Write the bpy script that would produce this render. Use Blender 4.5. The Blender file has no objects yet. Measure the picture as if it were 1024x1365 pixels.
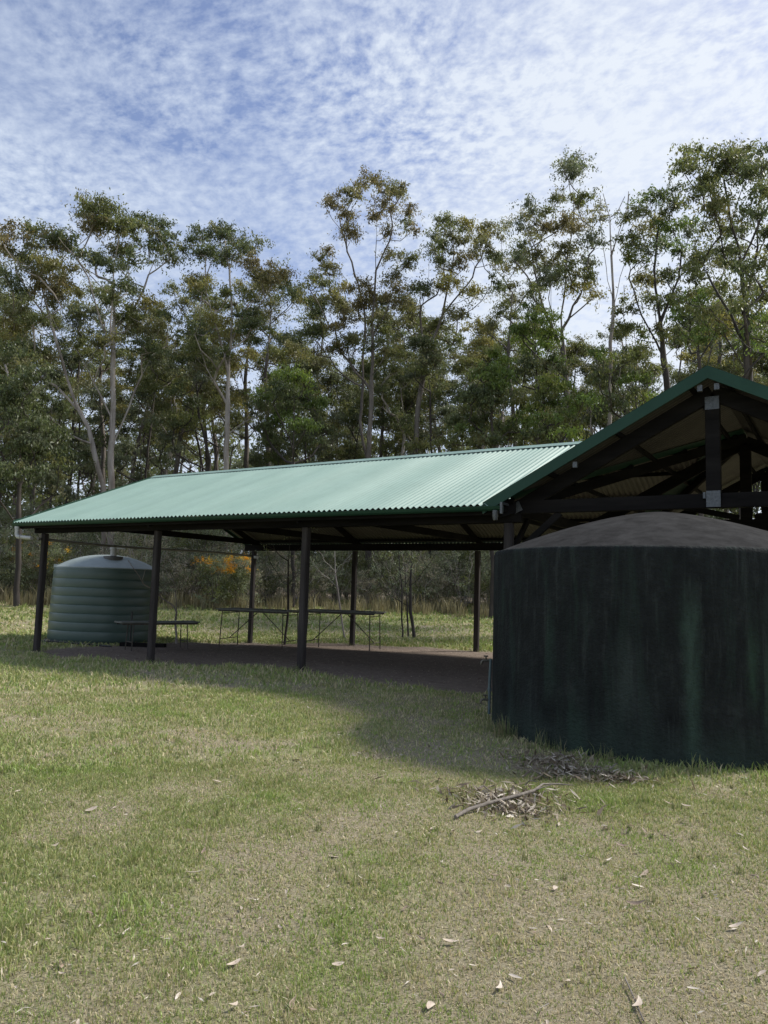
import bpy, bmesh, math, random
import numpy as np
from mathutils import Vector, Matrix
random.seed(7); RNG = np.random.default_rng(7)
sc = bpy.context.scene
COL = sc.collection
PI = math.pi

# ------------------------------------------------------------------ camera
PITCH, ROLL, YAW, CAMZ, F = 0.1017, 0.0297, 0.5632, 1.5, 986.0
cF = np.array([-math.sin(YAW)*math.cos(PITCH), math.cos(YAW)*math.cos(PITCH), math.sin(PITCH)])
cR0 = np.array([math.cos(YAW), math.sin(YAW), 0.0]); cU0 = np.cross(cR0, cF)
cR = math.cos(ROLL)*cR0 + math.sin(ROLL)*cU0
cU = -math.sin(ROLL)*cR0 + math.cos(ROLL)*cU0
cam = bpy.data.cameras.new('camera'); camo = bpy.data.objects.new('camera', cam); COL.objects.link(camo)
camo.matrix_world = Matrix(((cR[0], cU[0], -cF[0], 0), (cR[1], cU[1], -cF[1], 0), (cR[2], cU[2], -cF[2], CAMZ), (0, 0, 0, 1)))
cam.sensor_fit = 'VERTICAL'; cam.sensor_height = 36; cam.lens = 36*F/1365.0
cam.clip_start = 0.05; cam.clip_end = 5000
sc.camera = camo

def ray(u, v): return cF + cR*(u-512)/F - cU*(v-682.5)/F
def at_dist(u, v, d):           # point seen at (u, v) at horizontal distance d
    r = ray(u, v); return np.array([0, 0, CAMZ]) + r*d/math.hypot(r[0], r[1])

# ------------------------------------------------------------------ noise / terrain
def _hash(ix, iy, s):
    h = (ix*374761393 + iy*668265263 + s*1442695041) & 0xffffffff
    h = ((h ^ (h >> 13))*1274126177) & 0xffffffff
    return ((h ^ (h >> 16)) & 0xffff)/65535.0
def vnoise(x, y, scale, s=0):
    x = np.asarray(x, float)/scale + 1000; y = np.asarray(y, float)/scale + 1000
    ix = np.floor(x).astype(np.int64); iy = np.floor(y).astype(np.int64)
    fx = x-ix; fy = y-iy; fx = fx*fx*(3-2*fx); fy = fy*fy*(3-2*fy)
    return (_hash(ix, iy, s)*(1-fx)+_hash(ix+1, iy, s)*fx)*(1-fy) + (_hash(ix, iy+1, s)*(1-fx)+_hash(ix+1, iy+1, s)*fx)*fy
def fbm(x, y, scale, s=0, o=3):
    t = 0; a = 1; n = 0
    for k in range(o):
        t = t + a*vnoise(x, y, scale/2**k, s+k*17); n += a; a *= .55
    return t/n
KP = np.array([(0,0,0),(-1,3,0),(-2.5,5,0),(2,5,0.02),(-0.5,7.5,.03),(-1.85,8.84,0.0),(2,9,.05),(-3.6,7.9,0.0),(-4.3,10.3,.04),
    (-15.76,10.3,-.178),(-11.94,10.3,-.119),(-8.11,10.3,.05),(-15.76,17.43,-.335),(-11.94,17.43,-.15),(-8.11,17.43,-.04),(-17.8,13.7,-.2),
    (-4.3,17.4,0),(1.4,10.3,.05),(1.4,17.4,.05),(-14,13.9,-.18),(-10,13.9,-.06),(-8,5,-.04),(-12,6,-.1),(-18,8,-.15),(-20,20,-.3),(-14,22,-.15),(-8,22,.02),(0,22,.1),(-26,14,-.15),(8,12,.1),(8,4,.05)])
def smooth(e0, e1, x):
    t = np.clip((x-e0)/(e1-e0), 0, 1); return t*t*(3-2*t)
def height(x, y):
    x = np.asarray(x, float); y = np.asarray(y, float)
    num = np.zeros_like(x); den = np.zeros_like(x)
    for kx, ky, kz in KP:
        w = 1/(((x-kx)**2+(y-ky)**2)+.35)**1.6
        num += w*kz; den += w
    z = num/den
    r = np.hypot(x, y)
    z = z*(1-smooth(24, 36, r)) + smooth(25, 42, r)*.72 + smooth(45, 200, r)*3
    z = z + (fbm(x, y, 3.5, 5)-.5)*.05*smooth(2, 8, r) + (fbm(x, y, .7, 9)-.5)*.02
    return z
def hz(x, y): return float(height(np.array([x]), np.array([y]))[0])

X0, X1 = -16.37, -1.46          # wing roof, left end and the gable ridge
YF, YB, YM = 9.93, 17.80, 13.865
ZE, ZR = 2.77, 4.37
XE = -4.45; XR2 = 2*X1-XE
PX = [-15.76, -11.94, -8.11, -4.29]; PY = [10.30, 17.43]
def floor_mask(x, y):           # bare earth under the roof, ragged edge
    n = (fbm(x, y, 1.1, 31)-.5)*1.6
    dx = np.maximum(np.maximum(-15.6-x, x-1.2), 0); dy = np.maximum(np.maximum(10.35-y, y-17.2), 0)
    h_ = np.hypot(dx, dy); return 1-smooth(.0, .9, h_+n*.85*np.minimum(1, .25+h_*2))
def patch(x, y):                # 1 = green and thick, 0 = bare and dry
    p = fbm(x, y, 1.7, 3, 4)*.55 + fbm(x, y, .45, 8, 3)*.45
    p = smooth(.24, .66, p)
    r = np.hypot(x, y)
    bare = np.exp(-(((x+1.35)/.8)**2+((y-3.7)/1.1)**2)) + .9*np.exp(-(((x+1.0)/.6)**2+((y-2.6)/.7)**2)) + .8*np.exp(-(((x+2.3)/.5)**2+((y-1.8)/.5)**2)) \
         + .8*np.exp(-(((x+2.7)/1.0)**2+((y-6.2)/1.2)**2)) + .7*np.exp(-(((x+5)/1.8)**2+((y-8.7)/1.0)**2)) + .9*np.exp(-(((x+.3)/.4)**2+((y-3.6)/1.2)**2)) \
         + .75*np.exp(-(((x+5.2)/.5)**2+((y-7.6)/.35)**2)) + .8*smooth(19.5, 22, y)*(1-smooth(25, 29, r))
    return np.clip(p*(1-.88*np.clip(bare, 0, 1)) + .12*smooth(10, 25, r)*(1-np.clip(bare, 0, 1)), 0, 1)

# ------------------------------------------------------------------ materials
def mat(name): 
    m = bpy.data.materials.new(name); m.use_nodes = True
    nt = m.node_tree; b = nt.nodes['Principled BSDF']; return m, nt, b
def N(nt, t, **kw):
    n = nt.nodes.new(t)
    for k, v in kw.items(): setattr(n, k, v)
    return n
def L(nt, a, b): nt.links.new(a, b)
def ramp(nt, src, stops):
    r = N(nt, 'ShaderNodeValToRGB'); L(nt, src, r.inputs[0])
    e = r.color_ramp.elements
    while len(e) < len(stops): e.new(.5)
    for k, (p, c) in enumerate(stops):
        e[k].position = p; e[k].color = (*c, 1) if len(c) == 3 else c
    return r.outputs[0]
def noise(nt, vec, scale, detail=4, rough=.6, dist=0):
    n = N(nt, 'ShaderNodeTexNoise'); n.inputs['Scale'].default_value = scale; n.inputs['Detail'].default_value = detail
    n.inputs['Roughness'].default_value = rough; n.inputs['Distortion'].default_value = dist
    if vec is not None: L(nt, vec, n.inputs['Vector'])
    return n.outputs['Fac']
def mapping(nt, src, scale=(1,1,1), loc=(0,0,0)):
    m = N(nt, 'ShaderNodeMapping'); m.inputs['Scale'].default_value = scale; m.inputs['Location'].default_value = loc
    L(nt, src, m.inputs['Vector']); return m.outputs[0]
def mix(nt, fac, a, b, mode='MIX'):
    m = N(nt, 'ShaderNodeMix', data_type='RGBA', blend_type=mode)
    for sock, v in ((m.inputs[0], fac), (m.inputs[6], a), (m.inputs[7], b)):
        if hasattr(v, 'links') or hasattr(v, 'is_linked'): L(nt, v, sock)
        else: sock.default_value = v if isinstance(v, float) else (*v, 1)
    return m.outputs[2]
def bump(nt, b, src, strength=.3, dist=.01):
    n = N(nt, 'ShaderNodeBump'); n.inputs['Strength'].default_value = strength; n.inputs['Distance'].default_value = dist
    L(nt, src, n.inputs['Height']); L(nt, n.outputs[0], b.inputs['Normal'])
def coords(nt, k='Object'): return N(nt, 'ShaderNodeTexCoord').outputs[k]
def simple(name, c1, c2, scale=8, rough=.7, stretch=(1,1,1), metal=0, bstr=.2, bscale=None, spec=.5):
    m, nt, b = mat(name); v = mapping(nt, coords(nt), stretch)
    n = noise(nt, v, scale, 5, .65)
    L(nt, ramp(nt, n, [(.3, c1), (.7, c2)]), b.inputs['Base Color'])
    b.inputs['Roughness'].default_value = rough; b.inputs['Metallic'].default_value = metal
    b.inputs['Specular IOR Level'].default_value = spec
    if bstr: bump(nt, b, noise(nt, v, bscale or scale*4, 4), bstr, .004)
    return m
M = {}
M['timber'] = simple('timber', (.024, .021, .020), (.068, .060, .056), 6, .9, (1, 1, .12), bstr=.5, spec=.12)
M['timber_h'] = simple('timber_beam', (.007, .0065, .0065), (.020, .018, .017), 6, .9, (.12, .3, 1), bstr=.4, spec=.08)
M['galv'] = simple('galvanised', (.07, .075, .08), (.14, .15, .155), 30, .45, metal=.6)
M['pvc'] = simple('pvc_pipe', (.36, .36, .34), (.50, .50, .48), 9, .4, bstr=0)
M['pvc_grey'] = simple('pipe_grey', (.13, .12, .10), (.28, .27, .24), 9, .5, (3, .4, 3), bstr=0)
M['flash'] = simple('green_flashing', (.012, .046, .028), (.018, .060, .037), 3, .5, bstr=0, spec=.25)
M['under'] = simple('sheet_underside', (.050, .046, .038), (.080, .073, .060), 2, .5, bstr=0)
M['steel'] = simple('table_steel', (.03, .028, .025), (.09, .07, .05), 14, .55, metal=.2)
M['tabletop'] = simple('table_board', (.10, .105, .09), (.19, .195, .17), 7, .7, (.5, 4, 1))
M['stick'] = simple('dead_wood', (.10, .085, .07), (.24, .21, .18), 25, .9, bstr=.5)
M['brass'] = simple('tap_brass', (.07, .07, .06), (.16, .15, .12), 30, .4, metal=.7, bstr=0)
M['bluepipe'] = simple('poly_pipe', (.06, .10, .11), (.11, .15, .16), 12, .5, bstr=0)
M['black'] = simple('black_poly', (.012, .012, .012), (.03, .03, .03), 12, .5, bstr=0)

def roof_mat():
    m, nt, b = mat('roof_sheet'); c = coords(nt)
    n = noise(nt, mapping(nt, c, (.7, .25, 1)), 2.2, 5, .6)
    n2 = noise(nt, mapping(nt, c, (6, 1, 1)), 5, 3)
    col = ramp(nt, n, [(.3, (.215, .318, .268)), (.7, (.250, .360, .308))])
    col = mix(nt, ramp(nt, n2, [(.55, (0, 0, 0)), (.8, (.35, .35, .35))]), col, (.17, .24, .20))
    n3 = noise(nt, mapping(nt, c, (1.6, .02, .02)), 1.0, 2, .9)
    col = mix(nt, ramp(nt, n3, [(.35, (.18, .18, .18)), (.6, (0, 0, 0))]), col, (.15, .21, .18))
    L(nt, col, b.inputs['Base Color']); b.inputs['Roughness'].default_value = .45
    b.inputs['Specular IOR Level'].default_value = .32
    return m
M['roof'] = roof_mat()

def foliage_mat(name, tr=.4):
    m, nt, b = mat(name); nt.nodes.remove(b); out = nt.nodes['Material Output']
    a = N(nt, 'ShaderNodeAttribute', attribute_name='tint')
    d = N(nt, 'ShaderNodeBsdfPrincipled'); d.inputs['Roughness'].default_value = .45; d.inputs['Specular IOR Level'].default_value = .35
    t = N(nt, 'ShaderNodeBsdfTranslucent')
    hs = N(nt, 'ShaderNodeHueSaturation'); hs.inputs['Saturation'].default_value = 1.15; hs.inputs['Value'].default_value = 1.25
    L(nt, a.outputs['Color'], d.inputs['Base Color']); L(nt, a.outputs['Color'], hs.inputs['Color']); L(nt, hs.outputs[0], t.inputs['Color'])
    s = N(nt, 'ShaderNodeMixShader'); s.inputs[0].default_value = tr
    L(nt, d.outputs[0], s.inputs[1]); L(nt, t.outputs[0], s.inputs[2]); L(nt, s.outputs[0], out.inputs['Surface'])
    return m
M['leaf'] = foliage_mat('gum_foliage', .42)
M['grass'] = foliage_mat('grass_blade', .3)
M['dryleaf'] = foliage_mat('dry_leaf', .15)

def bark(name, c1, c2, c3, scale=3):
    m, nt, b = mat(name); c = coords(nt)
    n = noise(nt, mapping(nt, c, (1, 1, .18)), scale, 5, .65, .6)
    n2 = noise(nt, mapping(nt, c, (1, 1, .5), (3, 3, 3)), scale*.5, 3, .5)
    col = ramp(nt, n, [(.3, c1), (.5, c2), (.75, c3)])
    col = mix(nt, ramp(nt, n2, [(.5, (0, 0, 0)), (.62, (.7, .7, .7))]), col, c1)
    L(nt, col, b.inputs['Base Color']); b.inputs['Roughness'].default_value = .85
    bump(nt, b, n, .5, .03); return m
M['bark_pale'] = bark('pale_bark', (.16, .13, .11), (.34, .30, .27), (.50, .46, .42))
M['bark_mid'] = bark('grey_bark', (.06, .048, .04), (.13, .11, .095), (.25, .22, .19))
M['bark_dark'] = bark('dark_bark', (.025, .02, .017), (.055, .045, .038), (.11, .09, .075))

def ground_mat():
    m, nt, b = mat('ground'); c = coords(nt)
    a = N(nt, 'ShaderNodeAttribute', attribute_name='cover')
    sep = N(nt, 'ShaderNodeSeparateColor'); L(nt, a.outputs['Color'], sep.inputs[0])
    n1 = noise(nt, c, 9, 6, .7); n2 = noise(nt, c, 60, 5, .75); n3 = noise(nt, c, 1.6, 4, .6)
    soil = ramp(nt, n2, [(.3, (.15, .12, .085)), (.5, (.27, .225, .165)), (.7, (.42, .37, .29))])
    thatch = ramp(nt, n2, [(.3, (.11, .13, .045)), (.5, (.23, .26, .10)), (.72, (.40, .40, .20))])
    thatch = mix(nt, ramp(nt, n1, [(.4, (0, 0, 0)), (.7, (.6, .6, .6))]), thatch, (.33, .30, .18))
    col = mix(nt, sep.outputs[0], soil, thatch)
    dirt = ramp(nt, n1, [(.3, (.145, .115, .092)), (.7, (.24, .195, .16))])
    dirt = mix(nt, ramp(nt, n2, [(.55, (0, 0, 0)), (.75, (.55, .55, .55))]), dirt, (.28, .23, .19))
    col = mix(nt, sep.outputs[1], col, dirt)
    L(nt, col, b.inputs['Base Color']); b.inputs['Roughness'].default_value = .95; b.inputs['Specular IOR Level'].default_value = .15
    bump(nt, b, n2, .8, .02); return m
M['ground'] = ground_mat()

def ctank_mat():
    m, nt, b = mat('tank_wall'); uv = N(nt, 'ShaderNodeTexCoord').outputs['UV']   # u metres round the wall, v metres up
    sx = N(nt, 'ShaderNodeSeparateXYZ'); L(nt, uv, sx.inputs[0])
    st = noise(nt, mapping(nt, uv, (5.5, .55, 1)), 1, 6, .7, .4)
    st2 = noise(nt, mapping(nt, uv, (14, 1.2, 1), (5, 2, 0)), 1, 5, .7, .3)
    blot = noise(nt, mapping(nt, uv, (1.3, .8, 1), (9, 1, 0)), 3.2, 7, .78)
    fine = noise(nt, uv, 45, 5, .7)
    col = ramp(nt, blot, [(.3, (.0105, .0118, .012)), (.55, (.020, .0225, .0225)), (.75, (.042, .047, .045))])
    col = mix(nt, ramp(nt, st, [(.50, (0, 0, 0)), (.66, (.6, .6, .6))]), col, (.028, .046, .036))
    col = mix(nt, ramp(nt, st2, [(.54, (0, 0, 0)), (.68, (.45, .45, .45))]), col, (.052, .060, .056))
    col = mix(nt, ramp(nt, st, [(.2, (.8, .8, .8)), (.42, (0, 0, 0))]), col, (.004, .006, .007))
    # the long green run mark: centre wobbles, ragged sides
    wob = noise(nt, mapping(nt, uv, (0, 1.5, 1)), 2, 3); 
    def math_(op, a, bb=None, cc=None):
        n = N(nt, 'ShaderNodeMath', operation=op)
        for i, v in enumerate((a, bb, cc)):
            if v is None: continue
            if isinstance(v, (int, float)): n.inputs[i].default_value = v
            else: L(nt, v, n.inputs[i])
        return n.outputs[0]
    rg = noise(nt, mapping(nt, uv, (9, 2.2, 1), (3, 8, 0)), 1, 6, .75, .5)
    ragged = ramp(nt, math_('ADD', math_('MULTIPLY', rg, .75), math_('MULTIPLY', fine, .25)), [(.34, (.12, .12, .12)), (.52, (.75, .75, .75)), (.7, (1, 1, 1))])
    def mark(uc, w, v0, v1, color, amt, c):
        d = math_('ABSOLUTE', math_('SUBTRACT', math_('ADD', sx.outputs[0], math_('MULTIPLY', wob, .10)), uc+.05))
        edge = math_('ADD', d, math_('MULTIPLY', math_('SUBTRACT', fine, .5), .12))
        f = N(nt, 'ShaderNodeMapRange'); f.inputs['From Min'].default_value = w*1.6; f.inputs['From Max'].default_value = w*.2
        L(nt, edge, f.inputs['Value'])
        g = N(nt, 'ShaderNodeMapRange'); g.inputs['From Min'].default_value = v1; g.inputs['From Max'].default_value = v1-.35
        L(nt, sx.outputs[1], g.inputs['Value'])
        g2 = N(nt, 'ShaderNodeMapRange'); g2.inputs['From Min'].default_value = v0; g2.inputs['From Max'].default_value = v0+.3
        L(nt, sx.outputs[1], g2.inputs['Value'])
        k = math_('MULTIPLY', math_('MULTIPLY', f.outputs[0], g.outputs[0]), math_('MULTIPLY', g2.outputs[0], amt))
        k = math_('MULTIPLY', k, ragged)
        return mix(nt, k, c, color)
    for uc, w, v0, v1, cc, am in ((-.45, .16, .1, .55, (.05, .062, .055), .55), (-.10, .12, .15, .9, (.042, .052, .048), .5), (1.15, .06, .1, 1.5, (.045, .07, .052), .5), (-1.35, .12, .0, .9, (.035, .045, .045), .5), (.27, .065, -.5, 1.75, (.058, .095, .072), .8), (.80, .05, .5, 1.4, (.045, .09, .055), .6), (.94, .04, .2, 1.2, (.05, .095, .06), .55),
                          (-.28, .10, .3, 1.25, (.06, .075, .068), .65), (-.75, .09, -.3, .8, (.04, .075, .055), .6), (-1.05, .05, .4, 1.5, (.035, .06, .045), .6), (-1.7, .06, 0, 1.2, (.03, .05, .05), .4), (.55, .12, -.5, .5, (.04, .06, .05), .5)):
        col = mark(uc, w, v0, v1, cc, am, col)
    low = N(nt, 'ShaderNodeMapRange'); low.inputs['From Min'].default_value = .45; low.inputs['From Max'].default_value = 0.02
    L(nt, sx.outputs[1], low.inputs['Value'])
    lf = math_('MULTIPLY', low.outputs[0], blot)
    col = mix(nt, lf, col, (.05, .075, .06))
    L(nt, col, b.inputs['Base Color']); b.inputs['Roughness'].default_value = .92; b.inputs['Specular IOR Level'].default_value = .12
    bump(nt, b, math_('ADD', math_('MULTIPLY', noise(nt, uv, 28, 3, .6), 1.6), math_('ADD', fine, math_('MULTIPLY', blot, 1.5))), .8, .016); return m
M['ctank'] = ctank_mat()
M['cdome'] = simple('concrete_dome', (.008, .008, .0085), (.034, .034, .034), 5.5, .95, bstr=.7, bscale=45, spec=.1)
M['ptank'] = simple('tank_plastic', (.062, .100, .086), (.080, .122, .105), 1.5, .36, bstr=0)
M['pdome'] = simple('tank_lid_plastic', (.24, .29, .285), (.32, .37, .365), 2.5, .42, bstr=0)
M['mesh'] = simple('strainer', (.05, .05, .05), (.12, .12, .12), 60, .5)

# ------------------------------------------------------------------ object helpers
def tag(o, label=None, cat=None, group=None, kind=None):
    if label: o['label'] = label
    if cat: o['category'] = cat
    if group: o['group'] = group
    if kind: o['kind'] = kind
    return o
def empty(name, loc=(0, 0, 0), label=None, cat=None, group=None):
    o = bpy.data.objects.new(name, None); COL.objects.link(o); o.location = loc; o.empty_display_size = .2
    return tag(o, label, cat, group)
def link(name, me, parent=None, mats=(), smooth_=False):
    for m in mats: me.materials.append(m)
    if smooth_: me.polygons.foreach_set('use_smooth', [True]*len(me.polygons))
    o = bpy.data.objects.new(name, me); COL.objects.link(o)
    if parent: o.parent = parent
    return o
class MB:
    def __init__(s): s.v = []; s.f = []; s.mi = []
    def add(s, vs, fs, mi=0):
        n = len(s.v); s.v += [tuple(map(float, v)) for v in vs]; s.f += [tuple(i+n for i in f) for f in fs]; s.mi += [mi]*len(fs)
    def box(s, lo, hi, mi=0):
        (a, b, c), (d, e, f) = lo, hi
        s.add([(a,b,c),(d,b,c),(d,e,c),(a,e,c),(a,b,f),(d,b,f),(d,e,f),(a,e,f)], [(3,2,1,0),(4,5,6,7),(0,1,5,4),(1,2,6,5),(2,3,7,6),(3,0,4,7)], mi)
    def beam(s, p, q, w, h, up=(0, 0, 1), mi=0, ch=.006):          # squared timber, chamfered edges
        p = Vector(p); q = Vector(q); d = (q-p).normalized(); up = Vector(up)
        x = d.cross(up).normalized(); u = x.cross(d).normalized()
        a, b = w/2, h/2; prof = [(-a+ch,-b),(a-ch,-b),(a,-b+ch),(a,b-ch),(a-ch,b),(-a+ch,b),(-a,b-ch),(-a,-b+ch)]
        vs = [e + x*i + u*j for e in (p, q) for i, j in prof]
        s.add(vs, [tuple(range(7, -1, -1)), tuple(range(8, 16))] + [(i, (i+1) % 8, 8+(i+1) % 8, 8+i) for i in range(8)], mi)
    def tube(s, pts, rad, n=8, mi=0, cap=True):
        pts = [Vector(p) for p in pts]; rr = rad if hasattr(rad, '__len__') else [rad]*len(pts)
        t0 = (pts[1]-pts[0]).normalized(); ref = Vector((0, 0, 1)) if abs(t0.z) < .9 else Vector((1, 0, 0))
        x = t0.cross(ref).normalized(); vs = []
        for i, p in enumerate(pts):
            t = (pts[min(i+1, len(pts)-1)]-pts[max(i-1, 0)]).normalized()
            x = (x - t*x.dot(t)).normalized(); y = t.cross(x)
            for k in range(n):
                a = 2*PI*k/n; vs.append(p + (x*math.cos(a)+y*math.sin(a))*rr[i])
        fs = [(i*n+k, i*n+(k+1) % n, (i+1)*n+(k+1) % n, (i+1)*n+k) for i in range(len(pts)-1) for k in range(n)]
        if cap: fs += [tuple(range(n-1, -1, -1)), tuple((len(pts)-1)*n+k for k in range(n))]
        s.add(vs, fs, mi)
    def lathe(s, prof, n=64, c=(0, 0, 0), mi=0, cap_top=True, cap_bot=True):
        vs = [(c[0]+r*math.cos(2*PI*k/n), c[1]+r*math.sin(2*PI*k/n), c[2]+z) for r, z in prof for k in range(n)]
        fs = [(i*n+k, i*n+(k+1) % n, (i+1)*n+(k+1) % n, (i+1)*n+k) for i in range(len(prof)-1) for k in range(n)]
        if cap_bot: fs.append(tuple(range(n-1, -1, -1)))
        if cap_top: fs.append(tuple((len(prof)-1)*n+k for k in range(n)))
        s.add(vs, fs, mi)
    def build(s, name, m, parent=None, smooth_=False, ang=None):
        me = bpy.data.meshes.new(name); me.from_pydata(s.v, [], s.f); me.update()
        ms = m if isinstance(m, (list, tuple)) else [m]
        o = link(name, me, parent, ms, smooth_)
        if len(ms) > 1: me.polygons.foreach_set('material_index', s.mi)
        if ang:
            me.polygons.foreach_set('use_smooth', [True]*len(me.polygons)); me.set_sharp_from_angle(angle=math.radians(ang))
        return o
def np_mesh(name, V, nv, tint=None, m=None, attr='tint'):
    """V (n*nv,3) verts forming n faces of nv corners each"""
    n = len(V)//nv; me = bpy.data.meshes.new(name)
    me.vertices.add(len(V)); me.vertices.foreach_set('co', np.asarray(V, np.float32).ravel())
    me.loops.add(len(V)); me.loops.foreach_set('vertex_index', np.arange(len(V), dtype=np.int32))
    me.polygons.add(n); me.polygons.foreach_set('loop_start', np.arange(0, len(V), nv, dtype=np.int32))
    if tint is not None:
        a = me.attributes.new(attr, 'FLOAT_COLOR', 'POINT')
        c = np.ones((len(V), 4), np.float32); c[:, :3] = np.repeat(tint, nv, 0) if len(tint) == n else tint
        a.data.foreach_set('color', c.ravel())
    me.update(calc_edges=True)
    if m: me.materials.append(m)
    return me

# ------------------------------------------------------------------ world, sun
SUN_EL, SUN_AZ = math.radians(47), math.radians(38)   # azimuth from +Y towards +X
w = bpy.data.worlds.new("World"); sc.world = w; w.use_nodes = True
nt = w.node_tree; bg = nt.nodes['Background']
sky = N(nt, 'ShaderNodeTexSky', sky_type='NISHITA', sun_disc=False, sun_elevation=SUN_EL, sun_rotation=SUN_AZ)
sky.air_density = 1.0; sky.dust_density = .6; sky.ozone_density = 2.5
g = N(nt, 'ShaderNodeTexCoord').outputs['Generated']
sep = N(nt, 'ShaderNodeSeparateXYZ'); L(nt, g, sep.inputs[0])
def wm(op, a, b=None, cl=False):
    n = N(nt, 'ShaderNodeMath', operation=op, use_clamp=cl)
    for i, v in enumerate((a, b)):
        if v is None: continue
        if isinstance(v, (int, float)): n.inputs[i].default_value = v
        else: L(nt, v, n.inputs[i])
    return n.outputs[0]
zc = wm('MAXIMUM', sep.outputs[2], .04)
zc = wm('ADD', zc, .10)
cmb = N(nt, 'ShaderNodeCombineXYZ'); L(nt, wm('DIVIDE', sep.outputs[0], zc), cmb.inputs[0]); L(nt, wm('DIVIDE', sep.outputs[1], zc), cmb.inputs[1])
cv = cmb.outputs[0]
warp = N(nt, 'ShaderNodeTexNoise'); warp.inputs['Scale'].default_value = 2.5; warp.inputs['Detail'].default_value = 3; L(nt, cv, warp.inputs['Vector'])
wv = N(nt, 'ShaderNodeVectorMath', operation='SCALE'); wv.inputs['Scale'].default_value = .10; L(nt, warp.outputs['Color'], wv.inputs[0])
ad = N(nt, 'ShaderNodeVectorMath', operation='ADD'); L(nt, cv, ad.inputs[0]); L(nt, wv.outputs[0], ad.inputs[1])
cvw = ad.outputs[0]
rot = N(nt, 'ShaderNodeMapping'); rot.inputs['Rotation'].default_value = (0, 0, .9); rot.inputs['Scale'].default_value = (1, 1.25, 1); L(nt, cvw, rot.inputs['Vector'])
big = noise(nt, mapping(nt, cv, (.8, 1.0, 1), (4.3, 1.7, 0)), .75, 4, .55)
fineN = noise(nt, rot.outputs[0], 31, 4, .6)
fine2 = noise(nt, mapping(nt, cvw, (1.3, .8, 1), (2, 7, 0)), 3.6, 5, .6)
dotn = N(nt, 'ShaderNodeVectorMath', operation='DOT_PRODUCT'); L(nt, g, dotn.inputs[0])
hd = ray(1100, 150); hd = hd/np.linalg.norm(hd); dotn.inputs[1].default_value = tuple(hd)
side = N(nt, 'ShaderNodeMapRange'); side.inputs['From Min'].default_value = .80; side.inputs['From Max'].default_value = 1.0; L(nt, dotn.outputs['Value'], side.inputs['Value'])
amod = wm('MULTIPLY', noise(nt, mapping(nt, cv, (1, 1, 1), (8, 3, 0)), 1.6, 3, .5), 3.4)
amod = wm('SUBTRACT', amod, .75)
amod = wm('MAXIMUM', amod, .15)
cover = wm('ADD', wm('MULTIPLY', wm('MULTIPLY', wm('SUBTRACT', fineN, .5), 1.45), amod), wm('MULTIPLY', wm('SUBTRACT', fine2, .5), 1.1))
cover = wm('ADD', cover, wm('MULTIPLY', wm('SUBTRACT', big, .5), 2.0))
cover = wm('ADD', cover, wm('MULTIPLY', side.outputs[0], .42))
cover = wm('ADD', cover, .46, True)
hor = N(nt, 'ShaderNodeMapRange'); hor.inputs['From Min'].default_value = .50; hor.inputs['From Max'].default_value = .12; hor.inputs['To Max'].default_value = .55
L(nt, sep.outputs[2], hor.inputs['Value'])
cover = wm('ADD', cover, hor.outputs[0], True)
cover = wm('MULTIPLY', cover, .93)
cw = mix(nt, side.outputs[0], (4.3, 4.85, 5.75), (5.5, 5.85, 6.3))
skyt = mix(nt, 1.0, sky.outputs[0], (1.28, 1.08, 1.06), 'MULTIPLY')
col = mix(nt, cover, skyt, cw)
L(nt, col, bg.inputs['Color']); bg.inputs['Strength'].default_value = .092
sun = bpy.data.lights.new('sun', 'SUN'); sun.energy = 3.0; sun.angle = math.radians(9.0); sun.color = (1, .95, .87)
so = bpy.data.objects.new('sun', sun); COL.objects.link(so)
sd = Vector((math.sin(SUN_AZ)*math.cos(SUN_EL), math.cos(SUN_AZ)*math.cos(SUN_EL), math.sin(SUN_EL)))
so.rotation_euler = sd.to_track_quat('Z', 'Y').to_euler(); so.location = (0, 30, 40)
sc.view_settings.view_transform = 'Standard'; sc.view_settings.look = 'None'; sc.view_settings.exposure = 0.80
sc.cycles.max_bounces = 6; sc.cycles.transparent_max_bounces = 4; sc.cycles.diffuse_bounces = 3

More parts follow.
